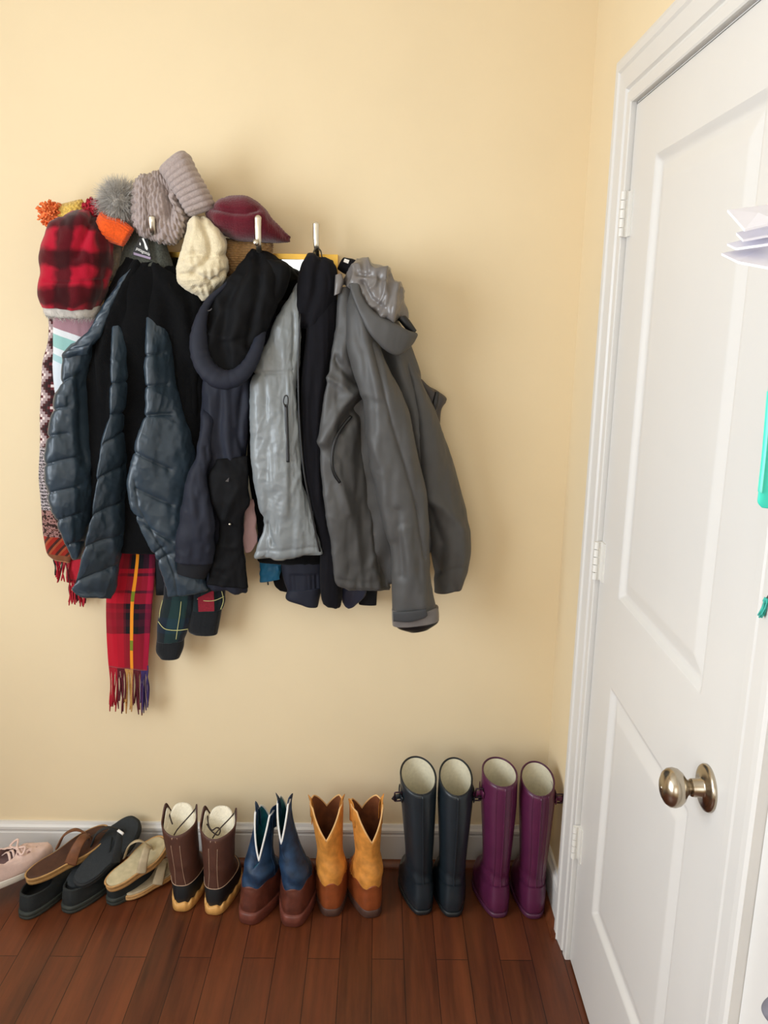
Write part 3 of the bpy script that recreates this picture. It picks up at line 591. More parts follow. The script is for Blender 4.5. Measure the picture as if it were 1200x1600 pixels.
m_fr_pur = mat('purple_yarn', '#3a2a5e', .95, .2, 300, .4, 600); m_fr_mix = mat('dark_red_yarn', '#5a1420', .95, .5, 500, .4, 600)
m_fr_yel = mat('tan_yarn', '#b98a4c', .95, .2, 300, .4, 600)
m_tartan = plaid('red_tartan', .165, [(0,'#c01830'),(.20,'#a01428'),(.27,'#7e1626'),(.36,'#16141c'),(.41,'#d98a2c'),(.455,'#16141c'),(.60,'#40162c'),(.72,'#a3184a'),(.95,'#8c1a3a')],
                 .21, [(0,'#c01830'),(.10,'#3a0f18'),(.22,'#0f0f14'),(.28,'#c01830'),(.44,'#1a1218'),(.50,'#8a1526'),(.54,'#14151a'),(.61,'#c81830')], fac=.5)
ts = thing('tartan_scarf', 'long red tartan scarf with a yellow stripe and yarn fringe, hanging lowest under the coats', 'scarf', W(205, 700, .04))
TL = W(205,600,.045)[2]-W(203,1044,.055)[2]
def tartan():
    t = NT('red_tartan_wool'); sep = t.new('ShaderNodeSeparateXYZ'); t.link(t.coord('UV'), sep.inputs[0]); x, y = sep.outputs[0], sep.outputs[1]
    R_, K_, D_ = lin('#ad0e25'), lin('#0e0d13'), lin('#560c1b')
    u = t.ramp(t.math('DIVIDE', x, .135), [(0,lin('#b30f27')),(.22,lin('#9c0e22')),(.34,lin('#5a0c1c')),(.38,K_),(.60,lin('#3a1024')),(.70,lin('#8a123c')),(.92,lin('#7c1636'))], 'CONSTANT')
    v = t.ramp(t.math('DIVIDE', t.math('SUBTRACT', y, TL-.36), .36), [(0,D_),(.08,K_),(.19,R_),(.225,D_),(.25,R_),(.36,D_),(.385,R_),(.47,K_),(.515,D_),(.545,K_),(.60,lin('#3c0f1c')),(.66,K_),(.715,R_)], 'CONSTANT')
    c = t.mix(u, v, .5)
    c = t.mix(c, lin('#e08a1e'), t.math('LESS_THAN', t.math('ABSOLUTE', t.math('SUBTRACT', x, .0655)), .0038))
    c = t.mix(c, lin('#6f7a1e'), t.math('MULTIPLY', t.math('LESS_THAN', t.math('ABSOLUTE', t.math('SUBTRACT', x, .0655)), .0038), t.math('LESS_THAN', t.math('MODULO', t.math('ADD', y, .02), .145), .03)))
    t.set(Base_Color=c, Roughness=.95, Sheen_Weight=.25, Specular_IOR_Level=.15); t.bump(t.noise(t.coord('UV'), 900, 2), .4, .001); return t.m
cloth('cloth', ts, [(186,600,240,600,.045,.02),(186,780,240,780,.045,.02),(180,860,243,858,.05,.02),(172,900,242,900,.055,.018),(165,938,238,940,.055,.016),(166,990,235,990,.055,.013),(168,1020,233,1022,.055,.011),(170,1041,232,1048,.055,.008)], tartan(), fold=.003, fs=(.03,.4), seed=81, p=1, q=.6, nv=120)
fringe('fringe', ts, [(171,1039),(231,1046)], .055, 66, [m_fr_red, m_fr_mix, m_fr_yel, m_fr_mix, m_fr_pur], 42, .0019, 3)
# red scarf with long fringe, left of the jacket hem
rs = thing('red_scarf', 'red scarf end with red and black fringe, left behind the sleeve of the quilted jacket', 'scarf', W(118, 870, .03))
cloth('cloth', rs, [(108,800,134,800,.04,.012),(108,850,132,850,.04,.012),(108,905,130,906,.04,.01)], mat('red_wool', '#b01328', .95, .12, 200, .4, 500, sheen=.2), nv=40)
fringe('fringe', rs, [(108,902),(132,906)], .04, 40, [m_fr_red, m_fr_red, m_fr_mix, m_fr_red, m_fr_blk, m_fr_red], 22, .0018, 4)
# patterned scarf
def pattern_mat():
    t = NT('patterned_weave'); sep = t.new('ShaderNodeSeparateXYZ'); uv = t.coord('UV'); t.link(uv, sep.inputs[0]); x, y = sep.outputs[0], sep.outputs[1]
    # three bands down the length: stepped brown zigzag, grey wave stripes, ornate brown, red-orange check
    st = .007
    qx = t.math('MULTIPLY', t.math('FLOOR', t.math('DIVIDE', x, st)), st); qy = t.math('MULTIPLY', t.math('FLOOR', t.math('DIVIDE', y, st)), st)
    zz_ = t.math('ADD', qx, t.math('PINGPONG', qy, .028))
    a = t.ramp(t.math('DIVIDE', t.math('MODULO', t.math('ADD', zz_, .5), .049), .049), [(0,lin('#2c1a1c')),(.28,lin('#5e2a2e')),(.46,lin('#d8c8c4')),(.62,lin('#9c8a8a')),(.8,lin('#4a2426'))], 'CONSTANT')
    wv = t.new('ShaderNodeTexWave', wave_type='BANDS', bands_direction='Y'); t.link(uv, wv.inputs['Vector']); wv.inputs['Scale'].default_value = 34; wv.inputs['Distortion'].default_value = 7; wv.inputs['Detail'].default_value = 1; wv.inputs['Detail Scale'].default_value = 9
    b = t.ramp(wv.outputs['Fac'], [(0,lin('#2b2627')),(.5,lin('#b9aeb0'))], 'CONSTANT')
    c = t.ramp(t.noise(uv, 90, 2), [(0,lin('#33201c')),(.48,lin('#97706a')),(.6,lin('#4c2b22'))], 'CONSTANT')
    q = t.ramp(t.math('DIVIDE', t.math('MODULO', t.math('ADD', x, y), .034), .034), [(0,lin('#8e2418')),(.45,lin('#43211a')),(.75,lin('#97462a'))], 'CONSTANT')
    m = t.mix(a, b, t.math('GREATER_THAN', y, .36)); m = t.mix(m, c, t.math('GREATER_THAN', y, .53)); m = t.mix(m, q, t.math('GREATER_THAN', y, .605)); m = t.mix(m, lin('#7a4a30'), t.math('GREATER_THAN', y, .655)); m = t.mix(m, lin('#c98a52'), t.math('GREATER_THAN', y, .672))
    t.set(Base_Color=m, Roughness=.95, Sheen_Weight=.2, Specular_IOR_Level=.15); t.bump(t.noise(uv, 800, 2), .4, .001); return t.m
ps = thing('patterned_scarf', 'brown, cream and grey zigzag patterned scarf, leftmost thing hanging on the wall', 'scarf', W(82, 600, .04))
cloth('cloth', ps, [(80,480,130,480,.05,.03),(76,530,130,530,.05,.03),(66,570,125,570,.05,.03),(63,640,125,640,.05,.03),(62,700,120,700,.05,.03),(61,750,116,750,.05,.03),(65,804,116,804,.05,.028),(67,835,116,838,.05,.025),(73,863,112,868,.05,.022),(84,874,108,879,.05,.014)], pattern_mat(), fold=.004, fs=(.03,.3), seed=85, p=1)
fringe('fringe', ps, [(84,872),(108,880)], .05, 34, [m_fr_blk, m_fr_red, m_fr_red, m_fr_mix, m_fr_red, m_fr_red], 12, .0018, 3)
# striped scarf: diagonal soft bands
def stripe_mat():
    t = NT('striped_knit'); sep = t.new('ShaderNodeSeparateXYZ'); uv = t.coord('UV'); t.link(uv, sep.inputs[0])
    k = t.math('SUBTRACT', sep.outputs[1], t.math('MULTIPLY', sep.outputs[0], .42))
    c = t.ramp(t.math('DIVIDE', t.math('ADD', k, .03), .22), [(0,lin('#a07c84')),(.40,lin('#d8dadc')),(.47,lin('#8fb9b4')),(.62,lin('#d2d8dc')),(.70,lin('#9fc0c4')),(.78,lin('#ccd4dc'))], 'CONSTANT')
    t.set(Base_Color=c, Roughness=.95, Sheen_Weight=.2, Specular_IOR_Level=.15); t.bump(t.noise(uv, 500, 2), .5, .0015); return t.m
ss = thing('striped_scarf', 'white, mauve and teal striped knit scarf hanging under the red plaid hat', 'scarf', W(110, 500, .07))
cloth('cloth', ss, [(84,472,152,472,.085,.03),(84,500,150,500,.085,.03),(85,540,140,540,.08,.03),(86,590,122,590,.07,.025),(92,640,115,640,.06,.02)], stripe_mat(), fold=.003, fs=(.04,.2), seed=87, p=1)

# ================================================================== HATS
def knit(name, c, var=.12): return mat(name, c, .97, var, 180, .7, 420, sheen=.3, spec=.15, dist=.0025)
def cable(pu, pv, amp):
    return lambda U, V, G, P: amp*(np.abs(np.sin(PI*(U+.35*pu*np.sin(2*PI*V/pv))/pu))**.7-.5)+amp*.35*np.sin(2*PI*V/(pv*.25))
def fine(amp, per=.005): return lambda U, V, G, P: amp*np.abs(np.sin(PI*U/per))*np.abs(np.cos(PI*V/per*.8))
m_fur_grey = mat('grey_fur', '#b3ada5', .9, .25, 60, 0, sheen=.3)
m_fur_brown = mat('brown_fur', '#5d5040', .9, .4, 60, 0, sheen=.3)
def yarn_pom(name, parent, px, d, rpx, m, n=170, L=.3, label=None):
    c = W(*px, d); rad = np.linalg.norm(W(px[0]+rpx, px[1], d)-c); mb = MB(); ball(mb, c, rad*.72, rad*.72, rad*.72, amp=.05)
    P, N = ball_pts(c, rad*.6, rad*.6, rad*.6, n)
    for p, k in zip(P, N):
        e = k+rng.normal(0, .35, 3); e /= np.linalg.norm(e); q = p+e*rad*.42*rng.uniform(.75, 1.15); s = rng.normal(0, rad*.07, 3)
        mb.tube(spline([p, (p+q)/2+s, q, q+s*1.3], 8), [rad*.075]*7+[rad*.045], 6)
    return mb.build(name, m, parent, label=label)
# taupe cable beanie with ribbed cuff and fur pompom
m_taupe = knit('taupe_wool', '#a3948f')
h = thing('cable_beanie', 'taupe cable-knit beanie with turned ribbed cuff and grey fur pompom, topmost hat', 'hat', W(265, 370, .08))
cloth('crown', h, [(209,350,212,296,.09,.05),(222,362,222,284,.095,.10),(244,374,240,271,.095,.11),(268,378,254,266,.10,.12),(288,368,270,270,.10,.12),(300,352,286,290,.1,.11)], m_taupe, disp=cable(.022,.03,.006), fold=.006, fs=(.05,.05), seed=91, roundend=(.03,.02), nu=130, nv=120, crump=.004, cs=.05,
      cre=[([(252,282),(262,306),(262,335)],-.03,12,'g'),([(262,300),(284,312)],-.012,9,'g'),([(222,346),(240,368),(270,374)],.006,6,'g'),([(225,300),(250,292)],-.006,4,'g')])
cloth('cuff', h, [(250,267,287,238,.125,.07),(257,277,296,243,.13,.085),(266,290,306,264,.13,.09),(280,312,322,292,.125,.085),(291,333,335,318,.115,.075),(296,338,337,324,.11,.06)], m_taupe, p=.6, nv=110, disp=lambda U, V, G, P: .0035*(np.abs(np.sin(PI*V/.0125))**.6-.5), roundend=(.014,.012), label='ribbed turned-up cuff')
pc = W(188, 317, .11); mb = MB(); ball(mb, pc, .034, .034, .034, amp=.1); P, N = ball_pts(pc, .03, .03, .03, 1600); fur(mb, P, N, 3200, .040, .0005, .25, .4); mb.build('pompom', m_fur_grey, h, label='grey fur pompom')
# maroon hat
h = thing('maroon_hat', 'dark maroon slouchy knit hat lying flat on the middle hook', 'hat', W(390, 378, .07))
m_mar = knit('maroon_wool', '#5a1220')
cloth('crown', h, [(322,334,328,342,.09,.03),(338,322,342,362,.10,.09),(352,310,356,369,.105,.12),(372,308,374,376,.105,.13),(390,309,392,378,.105,.13),(408,320,412,379,.105,.12),(430,345,432,380,.10,.09),(446,360,446,381,.095,.05),(456,369,454,380,.095,.03)], m_mar, disp=fine(.0012), fold=.004, seed=93, roundend=(.01,.012), nu=110, nv=110,
      cre=[([(334,326),(362,331),(385,333),(400,328)],-.009,4,'g'),([(340,340),(380,344),(410,334)],.004,8,'g'),([(405,326),(430,350),(450,372)],-.002,4,'g')])
# tan hat
h = thing('tan_hat', 'tan brown knit hat, half hidden behind cream hat and navy hood', 'hat', W(385, 410, .06))
cloth('crown', h, [(350,374,424,376,.075,.05),(350,390,424,392,.08,.07),(352,410,420,412,.08,.07),(356,430,410,430,.075,.05)], knit('tan_wool', '#a07b4e', .25), disp=cable(.016,.02,.004), fold=.003, roundend=(.015,.02))
# cream hat
h = thing('cream_hat', 'cream white cable-knit hat hanging point up between the quilted and the navy jackets', 'hat', W(318, 400, .09))
m_crm = knit('cream_wool', '#d9cbab', .06)
cloth('crown', h, [(306,338,320,337,.13,.03),(294,354,336,350,.135,.07),(285,380,350,374,.14,.09),(279,405,356,400,.14,.1),(275,428,359,420,.14,.1),(279,442,355,432,.135,.09),(298,457,343,448,.13,.07),(316,468,326,465,.13,.03)], m_crm, fold=.004, fs=(.03,.05), seed=97, roundend=(.02,.02), nu=120, nv=120, disp=fine(.0006),
      cre=[([(312,340),(326,372),(330,395),(318,412),(300,428)],-.010,5,'g'),([(308,345),(300,375),(292,400)],.006,6,'g'),([(286,402),(304,396),(330,400),(352,398)],-.009,5,'g'),([(334,360),(346,385),(340,402)],.006,7,'g'),([(282,430),(302,428),(330,440),(352,424)],-.009,4,'g'),([(292,412),(310,420),(340,418)],.006,6,'g'),([(305,450),(330,446)],-.006,4,'g'),
           ([(297,404),(301,416)],.004,3,'g'),([(306,402),(309,412)],.004,3,'g'),([(318,424),(319,436)],.004,3,'g'),([(328,424),(329,436)],.004,3,'g'),([(338,420),(341,432)],.004,3,'g'),([(312,448),(316,458)],.004,3,'g'),([(322,448),(325,458)],.004,3,'g')])
# hat with orange pompom and yellow crown, behind the plaid hat
h = thing('bobble_hat', 'yellow knit hat with orange pompom poking up behind the red plaid hat', 'hat', W(105, 345, .06))
cloth('crown', h, [(88,322,128,312,.075,.03),(84,340,134,330,.08,.06),(84,370,140,370,.08,.06),(90,400,140,400,.08,.05)], knit('yellow_wool', '#d9b458', .25), disp=cable(.012,.014,.004), roundend=(.015,.01), nv=60)
yarn_pom('pompom', h, (79, 335), .10, 20, mat('orange_yarn', '#e0733c', .95, .35, 120, .3, 500), 190, label='orange yarn pompom')
# orange hat with dark red pompom
h = thing('orange_hat', 'orange knit hat with dark red yarn pompom, right of the red plaid hat', 'hat', W(180, 360, .06))
cloth('crown', h, [(150,356,164,330,.12,.05),(166,374,170,338,.13,.06),(182,381,190,344,.13,.045),(192,384,208,358,.13,.03)], knit('orange_wool', '#e2571c', .15), disp=ribs(.007,.0022), p=.7, roundend=(.012,.003), nv=60)
yarn_pom('pompom', h, (147, 327), .115, 17, mat('crimson_yarn', '#a01228', .95, .5, 150, .3, 500), 150, label='dark red yarn pompom')
yarn_pom('pompom', h, (160, 338), .115, 12, bpy.data.materials['crimson_yarn'], 90, label='dark red yarn pompom')
# fur hat
h = thing('fur_hat', 'brown fur hat flap squeezed between red plaid hat and quilted jacket collar', 'hat', W(177, 405, .06))
mb = MB(); g = [(162,376,192,376,.085,.04),(160,400,192,396,.09,.05),(162,425,186,420,.09,.05),(164,440,178,438,.085,.03)]
cr = cloth('crown', h, g, m_fur_brown, nv=40, nu=48, fold=.004, fs=(.02,.02), roundend=(.015,.015))
cc = np.array([v.co[:] for v in cr.data.vertices])+np.array(h.location); nn = np.array([v.normal[:] for v in cr.data.vertices]); nn += np.array([0,-.2,-.4])
fur(mb, cc, nn, 900, .02, .0006, .8, .4); mb.build('fur', m_fur_brown, h)
# red buffalo plaid hat
def buffalo():
    t = NT('buffalo_plaid'); sep = t.new('ShaderNodeSeparateXYZ'); uv = t.coord('UV'); n = t.new('ShaderNodeTexNoise'); t.link(uv, n.inputs['Vector']); n.inputs['Scale'].default_value = 25
    t.link(uv, sep.inputs[0])
    def b(o, per, off): return t.ramp(t.math('DIVIDE', t.math('MODULO', t.math('ADD', t.math('ADD', o, t.math('MULTIPLY', n.outputs['Fac'], .03)), off), per), per), [(0,(1,1,1,1)),(.44,(1,1,1,1)),(.58,(.16,.15,.17,1)),(.90,(.16,.15,.17,1)),(1,(1,1,1,1))])
    f = t.mix(b(sep.outputs[0], .082, .030), b(sep.outputs[1], .086, .016), 1.0, 'MULTIPLY')
    t.set(Base_Color=t.mix(lin('#a30e28'), t.mix(f, lin('#ffffff'), .05), 1.0, 'MULTIPLY'), Roughness=.95, Sheen_Weight=.2, Specular_IOR_Level=.15); t.bump(t.noise(uv, 500, 3), .5, .0015); return t.m
h = thing('plaid_hat', 'red and black buffalo plaid hat with grey fur edge, leftmost of the hats', 'hat', W(118, 480, .08))
cloth('crown', h, [(112,329,142,326,.12,.04),(96,340,156,340,.125,.09),(80,358,166,360,.13,.12),(70,384,171,388,.13,.135),(66,410,171,412,.13,.14),(66,440,170,440,.13,.14),(67,466,163,466,.13,.14),(70,478,155,484,.125,.13)], buffalo(), fold=.007, fs=(.04,.1), seed=99, roundend=(.03,0), p=.8, cre=[([(146,335),(132,370),(120,400)],-.012,7,'g'),([(124,330),(100,380)],.005,10,'g'),([(70,440),(110,442),(168,438)],-.004,3,'g'),([(150,345),(158,380)],-.006,6,'g')])
fb = cloth('fur_band', h, [(70,474,157,478,.12,.125),(72,484,156,488,.118,.12),(76,492,152,496,.112,.10)], m_fur_grey, nv=20, nu=60, roundend=(.01,.01))
cc = np.array([v.co[:] for v in fb.data.vertices])+np.array(h.location); nn = np.array([v.normal[:] for v in fb.data.vertices])+np.array([0, 0, -.9])
mb = MB(); fur(mb, cc, nn, 1300, .016, .0005, .5, .35); mb.build('fur', m_fur_grey, fb)

# ================================================================== FOOTWEAR
def secs_interp(secs, n):
    S = np.asarray(secs, float); z = S[:, 0]; k = np.r_[0, np.cumsum(np.hypot(np.diff(S[:, 0]), .6*np.diff(S[:, 2])))]
    return spline(S, n)
def boot_rings(secs, n=72, nz=70, rim=None, off=0.0, dent=None, smooth=True):
    """rings of horizontal slices (z, heel y, toe y, half width, foot-ness, x shift); heel towards the viewer, toes towards +y"""
    S = spline(secs, nz) if smooth else np.asarray(secs, float)
    th = np.arange(n)/n*2*PI; G = []
    zmax = S[-1, 0]
    for z, yb, yf, w, ft, dx in S:
        s = (1-np.cos(th))/2; yb2, yf2, w2 = yb-off, yf+off, w+off
        wid = 1-ft*.10*(1-sstep(.1, .45, s))+ft*.14*np.exp(-((s-.68)/.2)**2)
        e = 1-ft*(.38-.15*sstep(.4, .8, s))
        x = w2*np.sign(np.sin(th))*np.abs(np.sin(th))**e*wid+dx
        y = yb2+(yf2-yb2)*s
        zz = np.full_like(th, z)
        if rim is not None: zz = z+rim(th)*sstep(.45, 1.0, z/zmax)
        if dent is not None:
            d = dent(th, z); x = dx+(x-dx)*(1+d); y = (y-(yb2+yf2)/2)*(1+d)+(yb2+yf2)/2
        G.append(np.stack([x, y, zz], 1))
    return np.array(G)
def boot(name, label, loc, secs, rot=0, group=None):
    return thing(name, label, 'boot', group=group, mw=Matrix.Translation((loc[0], loc[1], 0)) @ Matrix.Rotation(rot, 4, 'Z'))
def local(mb, name, m, parent, label=None): return mb.build(name, m, parent, local=True, label=label)
def wall_shell(G, thick, depth, nin=14):
    """outer rings, rolled over the rim and back down inside"""
    top = G[-1]; c = top.mean(0); inn = []
    k0 = np.linalg.norm((top-c)[:, :2], axis=1).mean(); f = 1-thick/k0
    mid = top.copy(); mid[:, :2] = c[:2]+(top[:, :2]-c[:2])*(1+f)/2; mid[:, 2] += thick*.45
    first = top.copy(); first[:, :2] = c[:2]+(top[:, :2]-c[:2])*f
    return mid, first, c, f
def lining(G, thick, zdown):
    """inside surface that follows the shaft"""
    zs = G[:, :, 2].mean(1); rows = [i for i in range(len(G)-1, -1, -1) if zs[i] > zdown]; out = []
    for i in rows:
        r = G[i].copy(); c = r.mean(0); k = np.linalg.norm((r-c)[:, :2], axis=1).mean()
        r[:, :2] = c[:2]+(r[:, :2]-c[:2])*(1-thick/k); out.append(r)
    return np.array(out)

# ---- rubber rain boots -------------------------------------------------
m_rubber = mat('black_rubber', '#1d252b', .32, .08, 20, .06, 90, spec=.5)
m_purple = mat('purple_rubber', '#55203f', .3, .1, 20, .06, 90, spec=.5)
m_rub_sole = mat('black_rubber_sole', '#14181b', .5, .1, 30, .1, 200)
m_pur_sole = mat('purple_rubber_sole', '#4c1f3a', .45, .1, 30, .1, 200)
m_lin = mat('cream_lining', '#cfc8b0', .95, .06, 120, .2, 400)
m_buckle = mat('dark_buckle', '#4a3a44', .3, .05, 20, 0, metal=1)
def rain_boot(loc, top, label, mrub, msole, group, side, wr=.05, hgt=.395, tilt=.045, edge=None, rot=0):
    dx = top
    t = boot('rain_boot', label, loc, None, rot, group)
    secs = [(.012,.004,.196,.040,1,0),(.035,.0,.199,.043,1,0),(.055,.0,.196,.043,1,0),(.075,.003,.182,.041,.9,0),(.095,.006,.150,.039,.7,dx*.1),(.115,.008,.126,.038,.4,dx*.2),(.14,.006,.112,.037,.1,dx*.3),(.19,.0,.106,.039,0,dx*.45),(.27,-.006,.108,.044,0,dx*.7),(.34,-.008,.112,.048,0,dx*.88),(hgt,-.008,.114,wr,0,dx)]
    rim = lambda th: tilt*(1-np.cos(th))/2-tilt*.35
    G = boot_rings(secs, 80, 110, rim, dent=lambda th, z: .018*np.sin(z*140+2*np.sin(th))*math.exp(-((z-.125)/.03)**2))
    mid, first, c, f = wall_shell(G, .004, .1)
    local(MB().rings(np.concatenate([G, [mid], [first], [first-np.array([0,0,.02])]]), (True, False)), 'shaft', mrub, t)
    Lg = lining(G, .0052, .12); Lg[0][:, 2] += .001
    local(MB().rings(Lg, (False, True)), 'lining', m_lin, t)
    # sole with heel block
    so = boot_rings([(0,.004,.196,.040,1,0),(.004,.001,.2,.0435,1,0),(.014,.0,.2,.0445,1,0),(.0165,.003,.197,.042,1,0)], 80, 24, smooth=False)
    local(MB().rings(so), 'sole', msole, t)
    # raised rubber heel reinforcement and foxing line
    n = 80; hc = G[(G[:, :, 2].mean(1) > .014) & (G[:, :, 2].mean(1) < .088)]
    sel = np.r_[np.arange(n-17, n), np.arange(0, 18)]
    P = hc[:, sel]; cc = P.mean((0, 1)); nrm = P-np.array([0, .09, 0])-np.array([0, 0, 1])*P[..., 2:3]; nrm[..., 2] = 0; nrm /= np.linalg.norm(nrm, axis=2)[..., None]
    w_ = np.sin(np.linspace(0, PI, P.shape[1]))**.3; P = P+nrm*(.0022*w_)[None, :, None]
    P[:, :, 2] = P[:, :, 2]*1.0+0.012*np.sin(np.linspace(0, PI, P.shape[1]))[None]*np.linspace(0, 1, len(P))[:, None]
    local(MB().rings(P, (False, False), closed=False), 'heel_guard', mrub, t)
    # back seam ridge
    zs = G[:, 0]; local(MB().tube(zs[12:]+np.array([0,-.0008,0]), .0022, 8, 1), 'back_seam', mrub, t)
    for k in (6, -6) if mrub is m_purple else ():
        local(MB().tube(G[14:, k]+np.array([0,-.0004,0]), .0011, 6, 1), 'side_seam', mrub, t)
    # rim piping
    local(MB().tube(np.vstack([mid, mid[:1]])+np.array([0, 0, .0005]), .0022, 8), 'rim', msole, t)
    # adjuster strap and buckle on the outer side
    i = n//4 if side > 0 else 3*n//4
    row = int(np.argmin(np.abs(G[:, i, 2]-(hgt-.045)))); p = G[row, i]
    mb = MB(); sx = side
    arc = [G[row, (i+k) % n]*np.array([1, 1, 1])+np.array([sx*.004, 0, 0]) for k in range(-5, 6)]
    local(mb.tube(arc, .011, 8, .22, up=(1, 0, 0)), 'strap', mrub, t)
    b = MB(); q = p+np.array([sx*.010, -.012, 0])
    fr = [q+np.array([sx*a*.010, -.002, bz*.013]) for a, bz in ((-1,-1),(1,-1),(1,1),(-1,1),(-1,-1),(0,-1))]
    b.tube(linep(fr, 30), .0022, 8); st = local(b, 'buckle', m_buckle, t)
    local(MB().tube([p+np.array([sx*.0, -.012, 0]), p+np.array([sx*.017, -.014, .0]), p+np.array([sx*.021, -.010, -.012])], .008, 8, .28, up=(0, 1, 0)), 'strap_end', mrub, t)
    return t
rain_boot((.142,-.234), -.014, 'black rubber rain boot with buckle on its left, next to the tan leather boots', m_rubber, m_rub_sole, 'black rubber rain boots', -1, .0495, rot=.16)
rain_boot((.223,-.241), .0, 'black rubber rain boot with buckle on its right, next to the purple boots', m_rubber, m_rub_sole, 'black rubber rain boots', 1, .0455, rot=.03)
rain_boot((.352,-.242), -.006, 'purple rubber rain boot with buckle on its left, next to the black rain boots', m_purple, m_pur_sole, 'purple rubber rain boots', -1, .047, .415, .02, rot=.12)
rain_boot((.447,-.245), -.004, 'purple rubber rain boot with buckle on its right, in the corner beside the door', m_purple, m_pur_sole, 'purple rubber rain boots', 1, .0455, .395, .035)

# ---- tan western boots ---------------------------------------------------
def leather(name, c, var=.2, rough=.5, sc=45, b=.3): return mat(name, c, rough, var, sc, b, 130, spec=.4, dist=.0015)
m_tan = leather('tan_leather', '#c9863a', .22, .6); m_tan_in = leather('brown_inner_leather', '#6b3a1c', .3, .8)
m_ctr = leather('reddish_brown_leather', '#854321', .15, .42); m_edge = leather('pale_leather_edge', '#dcae74', .1, .7)
m_heel = mat('dark_brown_sole', '#4a3026', .6, .15, 60, .2, 200)
def vdip(depth, half, fd=.6): return lambda th: -depth*(np.clip(1-np.minimum(th, 2*PI-th)/half, 0, 1)**.95+fd*np.clip(1-np.abs(th-PI)/half, 0, 1)**1.3)
def western(loc, label, group, secs, zc, rim, mshaft, min_, mctr, medge, msole, edge_r=.0022, dent=None, ears=True, solez=.026, solem=1.04, scallop=.008, rot=0):
    t = boot('western_boot', label, loc, None, rot, group); n = 96
    G = boot_rings(secs, n, 120, rim, dent=dent); zm = G[:, 0, 2]
    th = np.arange(n)/n*2*PI
    i0 = int(np.argmin(np.abs(zm-zc)))
    up = G[max(0, i0-6):]
    mid, first, c, f = wall_shell(up, .0035, .1)
    local(MB().rings(np.concatenate([up, [mid]]), (True, False)), 'shaft', mshaft, t)
    Lg = lining(up, .0036, zc+.01); local(MB().rings(Lg, (False, True)), 'lining', min_, t)
    lo = G[:i0+1].copy(); cc = lo.mean(1)[:, None]; lo[..., :2] = cc[..., :2]+(lo[..., :2]-cc[..., :2])*1.025
    # scalloped upper edge of the foot leather
    lo[-4:, :, 2] += (scallop*np.cos(6*th))[None]*np.linspace(.2, 1, 4)[:, None]
    local(MB().rings(lo, (True, True)), 'foot', mctr, t)
    s0 = G[np.argmin(np.abs(zm-solez))].copy(); c0 = s0.mean(0)
    R_ = []
    for z, k in ((0, 1.0), (.003, solem), (solez-.004, solem), (solez, solem-.03)):
        r = s0.copy(); r[:, :2] = c0[:2]+(s0[:, :2]-c0[:2])*k; r[:, 2] = z; R_.append(r)
    local(MB().rings(R_), 'sole', msole, t)
    rm = np.vstack([mid, mid[:1]]); local(MB().tube(rm, edge_r, 8), 'edge_trim', medge, t)
    for k in (n//4, 3*n//4):           # side seams
        local(MB().tube(up[:, k]*1.0, .0018, 6), 'side_seam', mshaft, t)
    if ears:
        for k, sg in ((n//4, 1), (3*n//4, -1)):
            p = first[k]; P = [p+np.array([-sg*.002, -.012, -.055]), p+np.array([-sg*.002, -.010, -.01]), p+np.array([0, -.006, .012]), p+np.array([sg*.003, 0, .016]), p+np.array([sg*.003, .006, .012]), p+np.array([-sg*.001, .010, -.01]), p+np.array([-sg*.002, .012, -.055])]
            local(MB().tube(spline(P, 30), .009, 8, .16, up=(1, 0, 0)), 'pull_strap', mshaft, t)
    return t
ankle = lambda a: (lambda th, z: a*np.sin(z*95+1.5*np.sin(2*th))*math.exp(-((z-.13)/.035)**2))
def tan_secs(dx, w=1): return [(.02,.006,.190,.042,1,0),(.045,.004,.194,.044,1,0),(.07,.004,.186,.043,.9,0),(.095,.004,.155,.041,.6,0),(.12,.002,.128,.0415,.3,dx*.1),(.15,.010,.118,.036,0,dx*.2),(.18,.014,.116,.0345*w,0,dx*.35),(.23,.013,.120,.038*w,0,dx*.6),(.28,.009,.124,.0425*w,0,dx*.85),(.315,.006,.126,.045*w,0,dx)]
western((-.113,-.243), 'tan leather western boot with V-cut top, next to the blue boots', 'tan western boots', tan_secs(-.014), .098, vdip(.083, 1.0), m_tan, m_tan_in, m_ctr, m_edge, m_heel, dent=ankle(.05), rot=.05)
western((.002,-.246), 'tan leather western boot with V-cut top, next to the black rain boots', 'tan western boots', tan_secs(-.004, .98), .094, vdip(.085, 1.0), m_tan, m_tan_in, m_ctr, m_edge, m_heel, dent=ankle(.045), rot=.26)

# ---- blue western boots with slumped shafts ------------------------------
m_blue = leather('worn_blue_leather', '#1c344f', .5, .55, 35, .5); m_blue_in = leather('teal_inner_leather', '#17606c', .3, .7); m_bfoot = leather('dark_brown_leather', '#5a2e22', .35, .4, 30)
m_bedge = leather('white_edge', '#e3e3e0', .05, .6); m_bsole = leather('red_brown_sole', '#6b382c', .2, .5)
bl = [(.02,.006,.200,.042,1,0),(.045,.002,.202,.046,1,0),(.07,.004,.196,.045,.9,0),(.1,.008,.165,.042,.6,.002),(.13,.014,.135,.043,.3,.006),(.16,.022,.125,.036,0,.006),(.2,.03,.124,.030,0,.010),(.25,.036,.13,.025,0,.016),(.295,.036,.134,.024,0,.020)]
western((-.340,-.267), 'blue and brown western boot with slumped shaft, next to the brown lace-up boots', 'blue western boots', bl, .104, vdip(.125, 1.15), m_blue, m_blue_in, m_bfoot, m_bedge, m_bsole, .0026, ankle(.05), True, .034, 1.1, .004, -.28)
